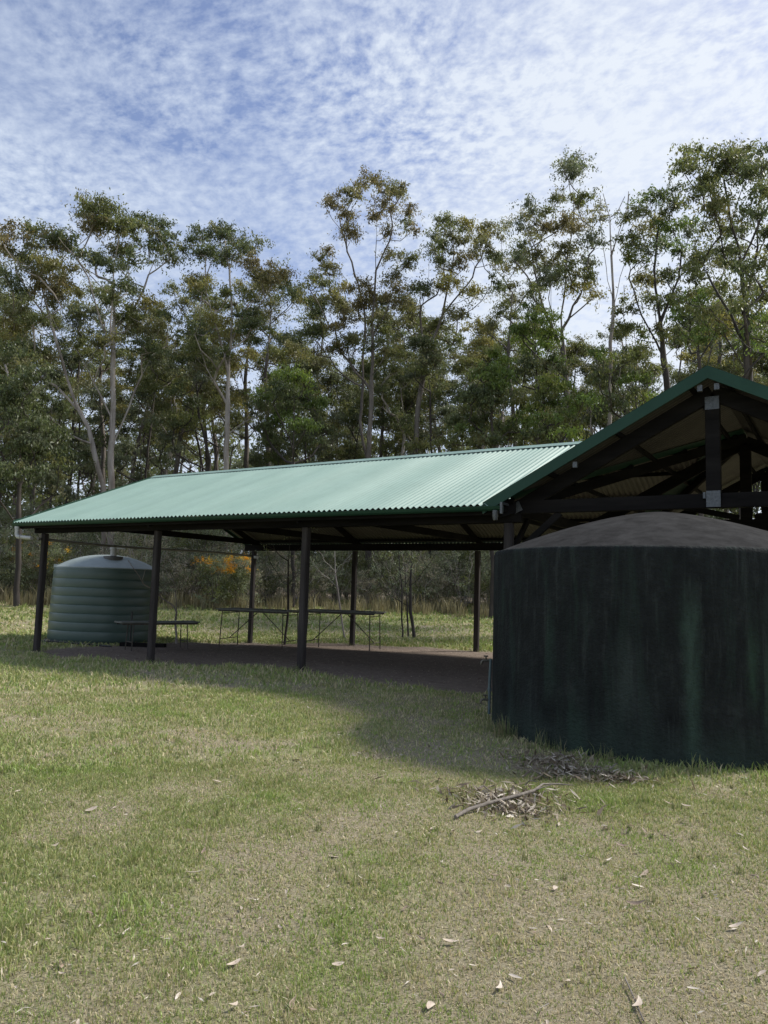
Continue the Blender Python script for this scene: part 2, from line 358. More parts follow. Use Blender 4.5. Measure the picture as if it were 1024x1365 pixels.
# ------------------------------------------------------------------ ground
def make_ground():
    def axis(a, b, fine0, fine1, step, coarse):
        xs = list(np.arange(fine0, fine1, step)); x = fine1; s = step
        while x < b: xs.append(x); s = min(s*1.12, coarse); x += s
        xs.append(b); x = fine0; s = step; l = []
        while x > a: s = min(s*1.12, coarse); x -= s; l.append(max(x, a))
        return np.array(sorted(set(l)) + xs)
    xs = axis(-420, 420, -24, 8, .13, 25); ys = axis(-60, 700, -1, 24, .13, 25)
    gx, gy = np.meshgrid(xs, ys); z = height(gx.ravel(), gy.ravel())
    nx, ny = len(xs), len(ys)
    me = bpy.data.meshes.new('ground'); V = np.stack([gx.ravel(), gy.ravel(), z], 1)
    me.vertices.add(len(V)); me.vertices.foreach_set('co', V.astype(np.float32).ravel())
    i, j = np.meshgrid(np.arange(nx-1), np.arange(ny-1)); a = (j*nx+i).ravel()
    q = np.stack([a, a+1, a+nx+1, a+nx], 1).astype(np.int32)
    me.loops.add(q.size); me.loops.foreach_set('vertex_index', q.ravel())
    me.polygons.add(len(q)); me.polygons.foreach_set('loop_start', np.arange(0, q.size, 4, dtype=np.int32))
    me.polygons.foreach_set('use_smooth', np.ones(len(q), bool))
    at = me.attributes.new('cover', 'FLOAT_COLOR', 'POINT'); c = np.ones((len(V), 4), np.float32)
    c[:, 0] = .1+.9*patch(V[:, 0], V[:, 1]); r = np.hypot(V[:, 0], V[:, 1])
    c[:, 1] = np.maximum(floor_mask(V[:, 0], V[:, 1]), smooth(40, 46, r)*.9); at.data.foreach_set('color', c.ravel())
    me.update(calc_edges=True)
    tag(link('ground', me, None, [M['ground']]), kind='structure')
make_ground()

# ------------------------------------------------------------------ the open shelter
GP = [hz(x, PY[0]) for x in PX]
shed = empty('open_shelter', (-8, 13.8, 0), 'long open-sided timber shelter with a pale green corrugated roof and a cross gable', 'shelter')
OFF = Vector((-8, 13.8, 0))
class SB(MB):                    # shelter part, written in world coordinates
    def build(s, name, m, **k):
        s.v = [(x+8, y-13.8, z) for x, y, z in s.v]
        return MB.build(s, name, m, shed, **k)
LAM, AMP = .108, .0155
def corr(t):
    k = int(math.floor(t/LAM)); return AMP*(1+.12*math.sin(k*12.9898))*math.sin(2*PI*t/LAM)
SW = (ZR-ZE)/(YM-YF); SG = (ZR-ZE)/(X1-XE)
def sheet(name, t0, t1, fn):
    """fn(t) -> (p_low, p_high) ends of the sheet line at t; builds a two-faced corrugated sheet"""
    n = int((t1-t0)/LAM*8); s = SB(); nrm = .004
    for k in range(n):
        ta = t0+(t1-t0)*k/n; tb = t0+(t1-t0)*(k+1)/n
        (a0, a1), (b0, b1) = fn(ta), fn(tb); ca, cb = corr(ta), corr(tb)
        q = [(a0[0], a0[1], a0[2]+ca), (b0[0], b0[1], b0[2]+cb), (b1[0], b1[1], b1[2]+cb), (a1[0], a1[1], a1[2]+ca)]
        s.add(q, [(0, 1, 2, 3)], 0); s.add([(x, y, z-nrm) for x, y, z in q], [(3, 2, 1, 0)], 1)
        e = [q[0], q[1], (q[1][0], q[1][1], q[1][2]-nrm), (q[0][0], q[0][1], q[0][2]-nrm)]
        s.add(e, [(0, 1, 2, 3)], 0)
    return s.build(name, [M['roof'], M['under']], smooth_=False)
def wing_front(x):
    y = YF-.05 if x < XE else YF+(x-XE)*SG/SW
    return ((x, y, ZE+(y-YF)*SW), (x, YM, ZR))
def wing_back(x):
    y = YB+.05 if x < XE else YB-(x-XE)*SG/SW
    return ((x, y, ZE+(YB-y)*SW), (x, YM, ZR))
sheet('roof_sheet', X0, X1-.02, wing_front)
sheet('roof_sheet', X0, X1-.02, wing_back)
def g_left(y):
    d = min(y-YF, YB-y); x = XE + max(0, d)*SW/SG
    return ((x, y, ZE+(x-XE)*SG), (X1, y, ZR))
def g_right(y): return ((XR2+.05, y, ZE-.02), (X1, y, ZR))
sheet('roof_sheet', YF, YB, g_left); sheet('roof_sheet', YF, YB, g_right)
# ridge capping
s = SB()
for dy in (-1, 1):
    s.add([(X0, YM, ZR+.045), (X1, YM, ZR+.045), (X1, YM+dy*.15, ZR+.026-.15*SW), (X0, YM+dy*.15, ZR+.026-.15*SW)], [(0, 1, 2, 3) if dy < 0 else (3, 2, 1, 0)])
s.build('ridge_cap', M['roof'])
s = SB()
for dx in (-1, 1):
    s.add([(X1, YF, ZR+.035), (X1, YB, ZR+.035), (X1+dx*.15, YB, ZR+.02-.15*SG), (X1+dx*.15, YF, ZR+.02-.15*SG)], [(0, 1, 2, 3)])
s.build('ridge_cap', M['roof'])
# gutters
def gutter(y, sg, x0, x1):
    s = SB(); z = ZE-.02
    prof = [(0, z-.015), (0, z-.085), (.02*sg, z-.095), (.075*sg, z-.095), (.10*sg, z-.075), (.115*sg, z-.035), (.122*sg, z-.028), (.122*sg, z-.034), (.105*sg, z-.07), (.075*sg, z-.088), (.02*sg, z-.088), (.008*sg, z-.08), (.008*sg, z-.015)]
    n = len(prof)
    vs = [(x, y+b, c) for x in (x0, x1) for b, c in prof]
    s.add(vs, [(i, (i+1) % n, n+(i+1) % n, n+i) for i in range(n)])
    full = [(0, z-.015), (0, z-.085), (.02*sg, z-.095), (.075*sg, z-.095), (.10*sg, z-.075), (.115*sg, z-.035)]
    for x in (x0-.001, x1+.001): s.add([(x, y+b, c) for b, c in full], [tuple(range(6))])
    return s.build('gutter', M['flash'])
gutter(YF+.02, -1, X0+.01, XE+.22); gutter(YB-.02, 1, X0+.01, XE+.22)
s = SB(); s.box((XE+.225, YF-.13, ZE-.165), (XE+.26, YF-.085, ZE+.0)); s.box((XE+.225, YF-.085, ZE-.03), (XE+.26, YF+.12, ZE+.0)); s.build('gutter_bracket', M['galv'])
# barge boards (green metal) on the cross gable and on the wing's left end
def barge(p, q, y, th=.03, h=.165):
    s = SB(); p = Vector(p); q = Vector(q)
    s.add([(p.x, y, p.z), (q.x, y, q.z), (q.x, y, q.z-h), (p.x, y, p.z-h), (p.x, y+th, p.z), (q.x, y+th, q.z), (q.x, y+th, q.z-h), (p.x, y+th, p.z-h)],
          [(0, 3, 2, 1), (4, 5, 6, 7), (0, 1, 5, 4), (3, 7, 6, 2), (0, 4, 7, 3), (1, 2, 6, 5)])
    fl = .09*(1 if th > 0 else -1)
    s.add([(p.x, y, p.z+.004), (q.x, y, q.z+.004), (q.x, y+fl, q.z+.004), (p.x, y+fl, p.z+.004)], [(0, 1, 2, 3)])
    return s.build('barge_board', M['flash'])
e = .09
for y, th in ((YF-.035, .03), (YB+.035, -.03)):
    barge((XE-e, 0, ZE-e*SG+.06), (X1, 0, ZR+.06), y, th); barge((XR2+e, 0, ZE-e*SG+.06), (X1, 0, ZR+.06), y, th)
for y0, y1 in ((YF-.05, YM), (YB+.05, YM)):
    s = SB(); x = X0-.03
    s.add([(x, y0, ZE+.02), (x, y1, ZR+.035), (x, y1, ZR-.11), (x, y0, ZE-.125), (x+.025, y0, ZE+.02), (x+.025, y1, ZR+.035), (x+.025, y1, ZR-.11), (x+.025, y0, ZE-.125)],
          [(0, 1, 2, 3), (7, 6, 5, 4), (0, 4, 5, 1), (3, 2, 6, 7), (0, 3, 7, 4)])
    s.build('barge_board', M['flash'])
# posts
POSTS = [(x, y) for x in PX for y in PY] + [(2*X1-PX[3], PY[0]), (2*X1-PX[3], PY[1]), (PX[3], 13.865), (2*X1-PX[3], 13.865)]
for x, y in POSTS:
    if (x, y) == (PX[3], 13.865): continue
    s = MB(); z0 = hz(x, y)-.25; n = 7; wd = .128
    for k in range(n):
        za = z0+(2.51-z0)*k/n; zb = z0+(2.51-z0)*(k+1)/n
    s.beam((0, 0, z0), (0, 0, 2.51), wd, wd, up=(0, 1, 0), ch=.018)
    s.v = [(a+x+8, b+y-13.8, c) for a, b, c in s.v]
    MB.build(s, 'post', M['timber'], shed)
def beam(name, p, q, w, h, up=(0, 0, 1), m='timber_h'):
    s = SB(); s.beam(p, q, w, h, up); return s.build(name, M[m])
RX = 2*X1-PX[3]
# wall plates (two members side by side on the posts)
for y in PY:
    beam('wall_plate', (X0+.25, y, 2.615), (PX[3]+.2, y, 2.615), .09, .19)
for x in (PX[3], RX):
    beam('wall_plate', (x, YF+.05, 2.735 if x else 0), (x, YB-.05, 2.735), .09, .17)
# trusses across the wing
def rz(y, d): return ZE+(min(y, 2*YM-y)-YF)*SW-d
for x in PX[:3]:
    xx = x+.0
    beam('truss_chord', (xx, PY[0]-.02, 2.792), (xx, PY[1]+.02, 2.792), .07, .155)
    for y0 in (YF+.08, YB-.08):
        beam('rafter', (xx+.0, y0, rz(y0, .16)), (xx, YM, ZR-.16), .055, .16)
    beam('king_post', (xx, YM, 2.87), (xx, YM, ZR-.27), .09, .09, (0, 1, 0))
    for sg in (-1, 1):
        beam('truss_web', (xx, YM+sg*.1, 2.90), (xx, YM+sg*1.75, rz(YM+1.75, .26)), .05, .09)
# trusses of the cross gable
def gz(x, d): return ZE+(min(x, 2*X1-x)-XE)*SG-d
for y in (PY[0], 13.865, PY[1]):
    front = y == PY[0]
    beam('truss_chord', (PX[3]-.10, y, 2.74), (RX+.10, y, 2.74), .09, .19)
    for x0, sg in ((XE+.12, 1), (XR2-.12, -1)):
        beam('rafter', (x0, y, gz(x0, .20)), (X1, y, ZR-.20), .07, .20)
    beam('king_post', (X1, y-.006, 2.66 if front else 2.84), (X1, y-.006, ZR-.26), .175, .115, (0, 1, 0), 'timber_h')
    for sg in (() if front else (-1, 1)):
        beam('truss_web', (X1+sg*.12, y, 2.86), (X1+sg*1.55, y, gz(X1-1.55, .33)), .06, .10)
for x, y, sx, sy in ((PX[3], PY[0], 1, 0), (PX[3], PY[0], 0, 1), (PX[3], PY[1], 1, 0), (PX[3], PY[1], 0, -1), (RX, PY[0], -1, 0), (RX, PY[1], -1, 0)):
    beam('knee_brace', (x+sx*.05, y+sy*.05, 2.0), (x+sx*.78, y+sy*.78, 2.64), .05, .10)
# metal valley gutters under the join of the two roofs
for ya, sgn in ((YF, 1), (YB, -1)):
    s = SB(); p0_ = Vector((XE, ya, ZE-.03)); q = Vector((X1, YM, ZR-.03)); p = p0_+(q-p0_)*.09
    o1 = Vector((-.3, 0, 0)); o2 = Vector((0, -sgn*.3, 0)); dn = Vector((0, 0, -.02))
    s.add([p+o1, q+o1, q+dn, p+dn, q+o2, p+o2], [(0, 1, 2, 3), (3, 2, 4, 5)]); s.build('valley_gutter', M['flash'])
# purlins
for k in range(5):
    for sg in (-1, 1):
        y = YM + sg*(.25+k*.86); z = rz(y, .052)
        beam('purlin', (X0+.04, y, z), (XE+.1 + max(0, (min(y-YF, YB-y))*SW/SG), y, z), .045, .07)
for k in range(4):
    for sg in (-1, 1):
        x = X1 + sg*(.22+k*.95); z = gz(x, .055)
        beam('purlin', (x, YF+.02, z), (x, YB-.02, z), .045, .07)
# valley rafters
beam('rafter', (XE+.1, YF+.12, ZE-.12), (X1, YM, ZR-.14), .06, .16); beam('rafter', (XE+.1, YB-.12, ZE-.12), (X1, YM, ZR-.14), .06, .16)
# eave fascia timber under the gutter
beam('fascia', (X0+.05, YF+.06, ZE-.10), (XE+.2, YF+.06, ZE-.10), .03, .13)
beam('fascia', (X0+.05, YB-.06, ZE-.10), (XE+.2, YB-.06, ZE-.10), .03, .13)
# gang nail plates and brackets on the front gable truss
def plate(cx, cz, wx, hz_, ang, y, nm='nail_plate'):
    s = SB(); c, sn = math.cos(ang), math.sin(ang)
    def P(a, b, yy): return (cx+a*c-b*sn, yy, cz+a*sn+b*c)
    a, b = wx/2, hz_/2
    s.add([P(-a,-b,y), P(a,-b,y), P(a,b,y), P(-a,b,y), P(-a,-b,y+.004), P(a,-b,y+.004), P(a,b,y+.004), P(-a,b,y+.004)], [(0,1,2,3),(7,6,5,4),(0,4,5,1),(1,5,6,2),(2,6,7,3),(3,7,4,0)])
    nx, nz = max(2, int(wx/.022)), max(2, int(hz_/.022))
    for i in range(nx):
        for j in range(nz):
            u = -a+(i+.5)*wx/nx; v = -b+(j+.5)*hz_/nz; r = .006
            s.add([P(u-r,v-.003,y-.003), P(u+r,v-.003,y-.003), P(u+r,v+.003,y-.001), P(u-r,v+.003,y-.001)], [(0,1,2,3)])
    return s.build(nm, M['galv'])
fy = PY[0]-.068
plate(X1, 2.76, .17, .21, 0, fy-.003); plate(X1, 4.02, .17, .17, 0, fy-.003)
plate(PX[3]+.14, 2.74, .13, .15, math.radians(24), PY[0]-.05)
for x, z, a in ((X1-.10, gz(X1-.10, .15), .43), (X1+.10, gz(X1-.10, .15), -.43), (X1-1.72, gz(X1-1.72, .17), .43)):
    s = SB(); s.box((x-.03, YF+.01, z-.05), (x+.03, YF+.06, z+.03)); s.build('purlin_bracket', M['galv'])
s = SB(); s.box((X1-.125, fy, 2.77), (X1-.095, fy+.05, 2.85)); s.build('bolt_plate', M['galv'])
# PVC outlet at the left gutter end and the long pipe run to the far post
s = SB(); x = X0+.16; y = YF-.05
pts = [(x, y, ZE-.13), (x, y, ZE-.28)] + [(x+.08*(1-math.cos(a)), y+.0, ZE-.28-.08*math.sin(a)) for a in np.linspace(.2, PI/2, 6)] + [(PX[0]-.02, y+.10, ZE-.385)]
s.tube(pts, .045, 12); s.tube([(x, y, ZE-.12), (x, y, ZE-.175)], .056, 12); s.tube([(x+.10, y, ZE-.362), (x+.15, y+.01, ZE-.364)], .052, 12)
s.build('downpipe', M['pvc'], ang=50)
s = SB(); pts = [(PX[0]-.02, PY[0]-.17, 2.385), (PX[0]-.10, PY[0]-.05, 2.38), (PX[0]-.115, PY[0]+.3, 2.375)] + [(PX[0]-.115, PY[0]+.3+t*(PY[1]-PY[0]-.2), 2.375-.02*t-.025*math.sin(PI*t*2)) for t in np.linspace(.1, 1, 9)]
s.tube(pts, .032, 10); s.build('downpipe', M['pvc_grey'], ang=50)
s = SB(); s.tube([(XE+.12, YF-.05, ZE-.11), (XE+.12, YF-.05, ZE-.19), (XE+.12, YF-.05, ZE-.25)], [.045, .045, .032], 12)
s.build('downpipe', M['galv'], ang=50)
s = SB(); s.box((PX[0]+.1, PY[1]-.12, 2.28), (PX[0]+.2, PY[1]-.02, 2.36)); s.build('lamp_fitting', M['pvc'])

# ------------------------------------------------------------------ concrete tank
TC = (-1.85, 8.84); TR = 1.86; TZ = hz(*TC)-.06
ct = empty('concrete_tank', (TC[0], TC[1], TZ), 'big round concrete tank painted dark green, streaked with algae, under a low grey dome', 'water tank')
n, hh = 160, 1.96-TZ
rows = [(0, TR), (.3, TR), (.6, TR+.002), (1.0, TR), (1.4, TR), (hh-.06, TR), (hh-.025, TR-.006), (hh-.006, TR-.022), (hh, TR-.045)]
me = bpy.data.meshes.new('wall'); vs = []; fs = []; uvs = []
az0 = math.atan2(-TC[1], -TC[0])
for z, r in rows:
    for k in range(n):
        a = az0 + 2*PI*(k/n) - PI; rr = r+.006*math.sin(7*a)*math.sin(z*3)+random.uniform(-.0015, .0015); vs.append((rr*math.cos(a), rr*math.sin(a), z))
for i in range(len(rows)-1):
    for k in range(n):
        k2 = (k+1) % n; fs.append((i*n+k, i*n+k2, (i+1)*n+k2, (i+1)*n+k))
        u0 = (k/n*2*PI-PI)*TR; u1 = ((k+1)/n*2*PI-PI)*TR
        uvs += [(u0, rows[i][0]), (u1, rows[i][0]), (u1, rows[i+1][0]), (u0, rows[i+1][0])]
me.from_pydata(vs, [], fs); ul = me.uv_layers.new(name='UVMap'); ul.data.foreach_set('uv', np.array(uvs).ravel())
link('wall', me, ct, [M['ctank']], True)
s = MB(); prof = []
for k in range(17):
    t = k/16; r = (TR-.047)*(1-t); z = hh + .48*math.cos(PI/2*(1-t)**1.15)**1.0 if False else hh+.50*(1-(1-t)**1.5); prof.append((max(r, .002), z-.003))
s.lathe(prof, 96, cap_bot=False); o = s.build('dome_roof', M['cdome'], ct, smooth_=True)
# tap fittings on the left limb of the tank
tap = empty('water_tap', (0, 0, 0), 'grey poly riser pipe with two brass taps on the left side of the concrete tank', 'tap')
pa = math.radians(207); bx, by = TC[0]+(TR+.035)*math.cos(pa), TC[1]+(TR+.035)*math.sin(pa)
s = MB(); s.tube([(bx, by, .10), (bx, by, .45), (bx+.01, by, .72)], .016, 10); s.tube([(bx, by, .36), (bx, by, .39)], .024, 10); s.build('riser_pipe', M['bluepipe'], tap, ang=50)
for z in (.26, .70):
    s = MB(); dx, dy = -math.cos(YAW), -math.sin(YAW)
    P = lambda t, h: (bx+dx*t, by+dy*t, z+h)
    s.tube([P(0, 0), P(.04, 0), P(.075, 0)], .013, 8); s.tube([P(.045, 0), P(.045, .045)], .010, 8); s.tube([P(.02, .05), P(.07, .05)], .008, 8)
    s.tube([P(.075, 0), P(.095, -.012), P(.10, -.05)], [.013, .013, .010], 8); s.build('tap', M['brass'], tap, ang=50)

# ------------------------------------------------------------------ plastic tank
PC = (-17.85, 13.66); PZ = hz(*PC); PR = 1.40
pt = empty('plastic_tank', (PC[0], PC[1], PZ), 'ribbed green plastic rainwater tank with a pale domed lid beside the shelter', 'water tank')
H = 1.80-PZ; s = MB(); prof = [(PR*.985, 0), (PR*1.02, .06)]
nb = 8
for k in range(nb):
    za = .08+(H-.16)*k/nb; zb = .08+(H-.16)*(k+1)/nb; r0 = PR*(1.03-.035*k/nb); gr = .008
    prof += [(r0-gr, za+.006), (r0-.002, za+.018), (r0, za+.026), (r0, zb-.026), (r0-.002, zb-.018), (r0-gr, zb-.006), (r0-gr, zb)]
prof += [(PR*.995, H-.05), (PR*.985, H)]
s.lathe(prof, 96, cap_top=False); s.build('body', M['ptank'], pt, ang=60)
s = MB(); prof = [(PR*.99, H-.012), (PR*.99, H+.012)] + [(max(.002, PR*.965*(1-t)), H+.02+.37*(1-(1-t)**2.3)) for t in np.linspace(0, 1, 14)]
s.lathe(prof, 96, cap_bot=False); s.build('lid', M['pdome'], pt, ang=60)
a = math.atan2(-PC[1], -PC[0]); ca, sa = math.cos(a+.18)*.72, math.sin(a+.18)*.72
s = MB(); s.lathe([(.25, H+.20), (.26, H+.31), (.255, H+.335), (.12, H+.345)], 28, (ca, sa, 0)); s.build('strainer', M['mesh'], pt, ang=40)
s = MB(); s.tube([(ca, sa, H+.31), (ca, sa, H+.55)], .085, 14); s.tube([(ca, sa, H+.52), (ca, sa, H+.58)], .10, 14)
s.tube([(ca-.05, sa, H+.56), (ca+.34, sa+.14, H+.575)], .04, 10); s.build('inlet_pipe', M['pvc'], pt, ang=50)
s = MB(); b2 = a-1.45; s.box((PR*.9*math.cos(b2)-.12, PR*.9*math.sin(b2)-.09, H-.02), (PR*.9*math.cos(b2)+.12, PR*.9*math.sin(b2)+.09, H+.075)); s.build('overflow_box', M['pdome'], pt)
s = MB(); s.lathe([(PR*1.10, -.10), (PR*1.10, .008), (PR*1.04, .012)], 48); s.build('base_slab', simple('slab', (.10, .09, .08), (.2, .18, .16), 6), pt)

# low black edging timber, poly pipe and steel picket by the tank
def world_tube(name, pts, r, m, label, cat, n=8):
    p0 = Vector(pts[0]); s = MB(); s.tube([Vector(p)-p0 for p in pts], r, n)
    o = s.build(name, m, None, ang=50); o.location = p0; return tag(o, label, cat)
def g(x, y, dz=0): return (x, y, hz(x, y)+dz)
world_tube('picket', [g(-15.9, 13.0, -.1), g(-15.88, 13.0, .87)], .022, M['black'], 'thin black steel picket standing on the bare earth behind the small left table', 'picket')
s = MB(); p0 = g(-15.3, 12.9); s.box((-.55, -.09, -.05), (.6, .09, .10)); o = s.build('sleeper', M['timber_h'], None); o.location = p0; o.rotation_euler.z = .5
tag(o, 'short dark timber sleeper lying on the earth right of the plastic tank', 'timber')
world_tube('poly_pipe', [g(-17.9, 11.75, .03), g(-17.4, 11.85, .06), g(-16.8, 11.95, .04), g(-16.2, 12.1, .03), g(-15.6, 12.2, .02)], .022, M['black'], 'black poly pipe lying on the ground in front of the green plastic tank', 'pipe')

# ------------------------------------------------------------------ tables
def table(label, P1, P2, far, h, inset=.25, wd=.95, ext=.0, narrow=False):
    """P1, P2: centres of the two end frames on the ground; far: direction across"""
    P1 = Vector((*P1, 0)); P2 = Vector((*P2, 0)); c = (P1+P2)/2; z = hz(c.x, c.y); lx = (P2-P1); Lf = lx.length
    t = empty('trestle_table', (c.x, c.y, z), label, 'table'); t.rotation_euler.z = math.atan2(lx.y, lx.x)
    L2 = Lf/2+inset
    s = MB(); s.beam((-L2, 0, h-.02), (L2, 0, h-.02), wd, .035); s.build('tabletop', M['tabletop'], t)
    s = MB(); s.beam((-L2+.04, -wd/2+.05, h-.058), (L2-.04, -wd/2+.05, h-.058), .025, .04); s.beam((-L2+.04, wd/2-.05, h-.058), (L2-.04, wd/2-.05, h-.058), .025, .04)
    s.build('apron', M['steel'], t)
    for sg in (-1, 1):
        x = sg*Lf/2; hw = wd/2-.06
        for k in (-1, 1):
            s = MB(); s.tube([(x+sg*.03, k*(hw+.03), -.04), (x, k*hw, h-.045)], .0135, 8); s.build('leg', M['steel'], t, ang=50)
        s = MB(); s.tube([(x+sg*.02, -hw-.02, .20), (x+sg*.02, hw+.02, .20)], .011, 8)
        s.build('crossbar', M['steel'], t, ang=50)
        if not narrow: s = MB(); s.tube([(x, -hw, h-.12), (x, hw, h-.12)], .010, 8); s.build('top_rail', M['steel'], t, ang=50)
        if not narrow:
            s = MB(); s.tube([(x+sg*.015, 0, .20), (sg*.05, 0, h-.06)], .012, 8); s.build('brace', M['steel'], t, ang=50)
    return t
TT = (-14.73, 12.05, -14.28, 13.32)
# left table, then the two that stand end to end
table('left one of the two long green-topped trestle tables standing end to end', (-14.25, 14.95), (-12.55, 15.4), None, 1.0, .16, 1.05)
table('right one of the two long green-topped trestle tables standing end to end', (-11.95, 15.65), (-10.35, 16.1), None, 1.0, .16, .98)
table('small low trestle table in front of the plastic tank behind the second post', (TT[0], TT[1]), (TT[2], TT[3]), None, .69, .32, .50, narrow=True)

# ------------------------------------------------------------------ vegetation generators
def leaves(C, R, n, size, tint, droop=.6, flat=.65, seed=0, jit=.25, shell=.35):
    """C (k,3) clump centres, R (k,) radii, n leaves each, tint (k,3) -> verts (N*4,3), colours (N,3)"""
    rng = np.random.default_rng(seed); k = len(C); idx = np.repeat(np.arange(k), n); Nn = len(idx)
    NT = 9; D = rng.normal(size=(k, NT, 3)); D /= np.linalg.norm(D, axis=2)[:, :, None]
    D[:, :, 2] = np.where(D[:, :, 2] < -.3, -D[:, :, 2]*.7, D[:, :, 2]); tl = .55+.75*rng.random((k, NT))
    tw = rng.integers(NT, size=Nn); t_ = rng.random(Nn)**.6; Rr = (R[idx]*tl[idx, tw]*1.25)[:, None]; t_ = t_[:, None]
    p = C[idx] + D[idx, tw]*Rr*t_*np.array([1, 1, flat]) + np.array([0, 0, -1.])*Rr*(t_**2)*.38*min(droop, 1) + rng.normal(size=(Nn, 3))*Rr*(.06+.07*t_)
    ax = rng.normal(size=(Nn, 3)); ax[:, 2] -= droop*1.8; ax /= np.linalg.norm(ax, axis=1)[:, None]
    sd_ = np.cross(ax, rng.normal(size=(Nn, 3))); sd_ /= np.linalg.norm(sd_, axis=1)[:, None]+1e-9
    ln = size*(.7+.6*rng.random(Nn))[:, None]; wd = ln*.15 + size*.035
    V = np.stack([p, p+ax*ln*.4+sd_*wd, p+ax*ln, p+ax*ln*.45-sd_*wd], 1).reshape(-1, 3)
    t = tint[idx]*(1+jit*(rng.random((Nn, 1))-.5)*2); t = np.clip(t*(1+.12*(rng.random((Nn, 3))-.5)), .003, 1)
    return V, t
class Skel:
    def __init__(s): s.p = []; s.par = []
    def add(s, p, par): s.p.append(np.array(p, float)); s.par.append(par); return len(s.p)-1
    def path(s, pts, par=-1, step=.7, wob=.03, rng=None):
        for q in pts:
            q = np.array(q, float)
            if par < 0: par = s.add(q, -1); continue
            a = s.p[par]; n = max(1, int(np.linalg.norm(q-a)/step))
            for k in range(1, n+1):
                w = rng.normal(size=3)*wob*(0 if k == n else 1) if rng is not None else 0
                par = s.add(a+(q-a)*k/n+w, par)
        return par
    def reach(s, t, rng, step=.6, updeg=.55, wob=.05, minz=None):
        P = np.array(s.p); d = t-P; hd_ = np.hypot(d[:, 0], d[:, 1]); dz = d[:, 2]
        cost = np.linalg.norm(d, axis=1) + np.maximum(0, updeg*hd_-dz)*2.2
        if minz is not None: cost = cost + (P[:, 2] < minz)*50
        j = int(np.argmin(cost)); a = P[j]; L_ = np.linalg.norm(t-a)
        if L_ < .12: return j
        c = a + (t-a)*.5 + np.array([0, 0, -.10*L_]) + rng.normal(size=3)*.08*L_
        n = max(2, int(L_/step)); par = j
        for k in range(1, n+1):
            u = k/n; q = a*(1-u)**2+c*2*u*(1-u)+t*u*u
            par = s.add(q+(rng.normal(size=3)*wob if k < n else 0), par)
        return par
    def mesh(s, base_r, tip=.011, e=2.25, nside=6, name='trunk', minr=0):
        n = len(s.p); ch = [[] for _ in range(n)]; area = np.zeros(n)
        for i in range(n-1, -1, -1):
            if not ch[i] : area[i] = tip**e
            area[i] *= 1.0; pr = s.par[i]
            if pr >= 0: ch[pr].append(i); area[pr] += area[i]+1e-6*tip
        r = area**(1/e); k0 = base_r/r[0]
        zs = np.array([p[2] for p in s.p])
        r = r*np.clip(k0, .3, 4)**np.clip(r/r[0], 0, 1)**1.4
        r = np.maximum(r, tip)
        mb = MB(); todo = [(0, None)]
        while todo:
            i, st = todo.pop(); ids = ([st] if st is not None else []) + [i]
            while ch[i]:
                c = sorted(ch[i], key=lambda q: -area[q]); todo += [(q, i) for q in c[1:]]; i = c[0]; ids.append(i)
            if len(ids) < 2: continue
            rr = [r[q] for q in ids]
            if st is not None: rr[0] = min(rr[0]*.9, rr[1]*1.15)
            if st is None: rr[0] *= 1.25
            ns = nside+2 if rr[0] > .1 else (nside-1 if rr[0] > .03 else 3)
            mb.tube([s.p[q] for q in ids], rr, ns, cap=False)
        me = bpy.data.meshes.new(name); me.from_pydata(mb.v, [], mb.f); me.update()
        me.polygons.foreach_set('use_smooth', [True]*len(me.polygons)); return me
OL = dict(olive=(.155, .172, .066), dark=(.108, .130, .058), rust=(.190, .165, .078), gold=(.25, .235, .085), green=(.135, .185, .052), lime=(.195, .255, .062), grey=(.145, .165, .098), brown=(.172, .172, .076))
OLA = {k: np.array(v) for k, v in OL.items()}
def tree_meshes(key, trunk, blobs, base_r, seed, pal, bark_, dens=1.0, leaf=.15, sub=.62, tip=.012, bare=0, flat=.9, minz=None, weep=.6, step=.6, lf=1.0):
    """trunk: list of 3D paths (first from the ground); blobs: (centre, rx, rz, tintname or None); all relative to base"""
    rng = np.random.default_rng(seed); sk = Skel(); sk.path(trunk[0], -1, .7, .03, rng)
    for t in trunk[1:]:
        j = int(np.argmin([np.linalg.norm(p-np.array(t[0])) for p in sk.p])); sk.path(t[1:], j, .6, .04, rng)
    C = []; R = []; T = []
    order = sorted(blobs, key=lambda b: b[0][2])
    for c, rx, rz_, tn in order:
        c = np.array(c); j = sk.reach(c-np.array([0, 0, rz_*.5]), rng, step, minz=minz)
        ns = max(2, int(dens*3.9*rx*max(rz_, .4)/sub**2*1.25))
        tcol = OLA[tn] if tn else OLA[pal[int(rng.integers(len(pal)))]]
        for _ in range(ns):
            d = rng.normal(size=3); d /= np.linalg.norm(d); d[2] = abs(d[2])*1.1-.35; q = c+d*np.array([rx, rx*.9, rz_])*(.3+.75*rng.random())
            if rng.random() < .75 or bare: sk.reach(q-np.array([0, 0, .1]), rng, .5, .3, .03, minz)
            C.append(q); R.append(sub*(.45+.75*rng.random())); 
            hi = (d[2]+.3)/1.3; tt = tcol*(.8+.35*rng.random())
            if rng.random() < .16*max(hi, 0)+.04: tt = tt*.5+OLA['rust' if rng.random() < .5 else 'gold']*.5
            T.append(tt)
    tm = sk.mesh(base_r, tip, name=key+'_trunk'); tm.materials.append(M[bark_])
    C = np.array(C); R = np.array(R); T = np.array(T)
    cnt = np.maximum(6, (R/sub*108*lf*rng.uniform(.6, 1.4, len(R))*(sub/.62)**2*(.17/leaf)**1.6)).astype(int)
    V, t = leaves(C, R, cnt, leaf, T, weep, flat, seed)
    cm = np_mesh(key+'_crown', V, 4, t, M['leaf'])
    return tm, cm
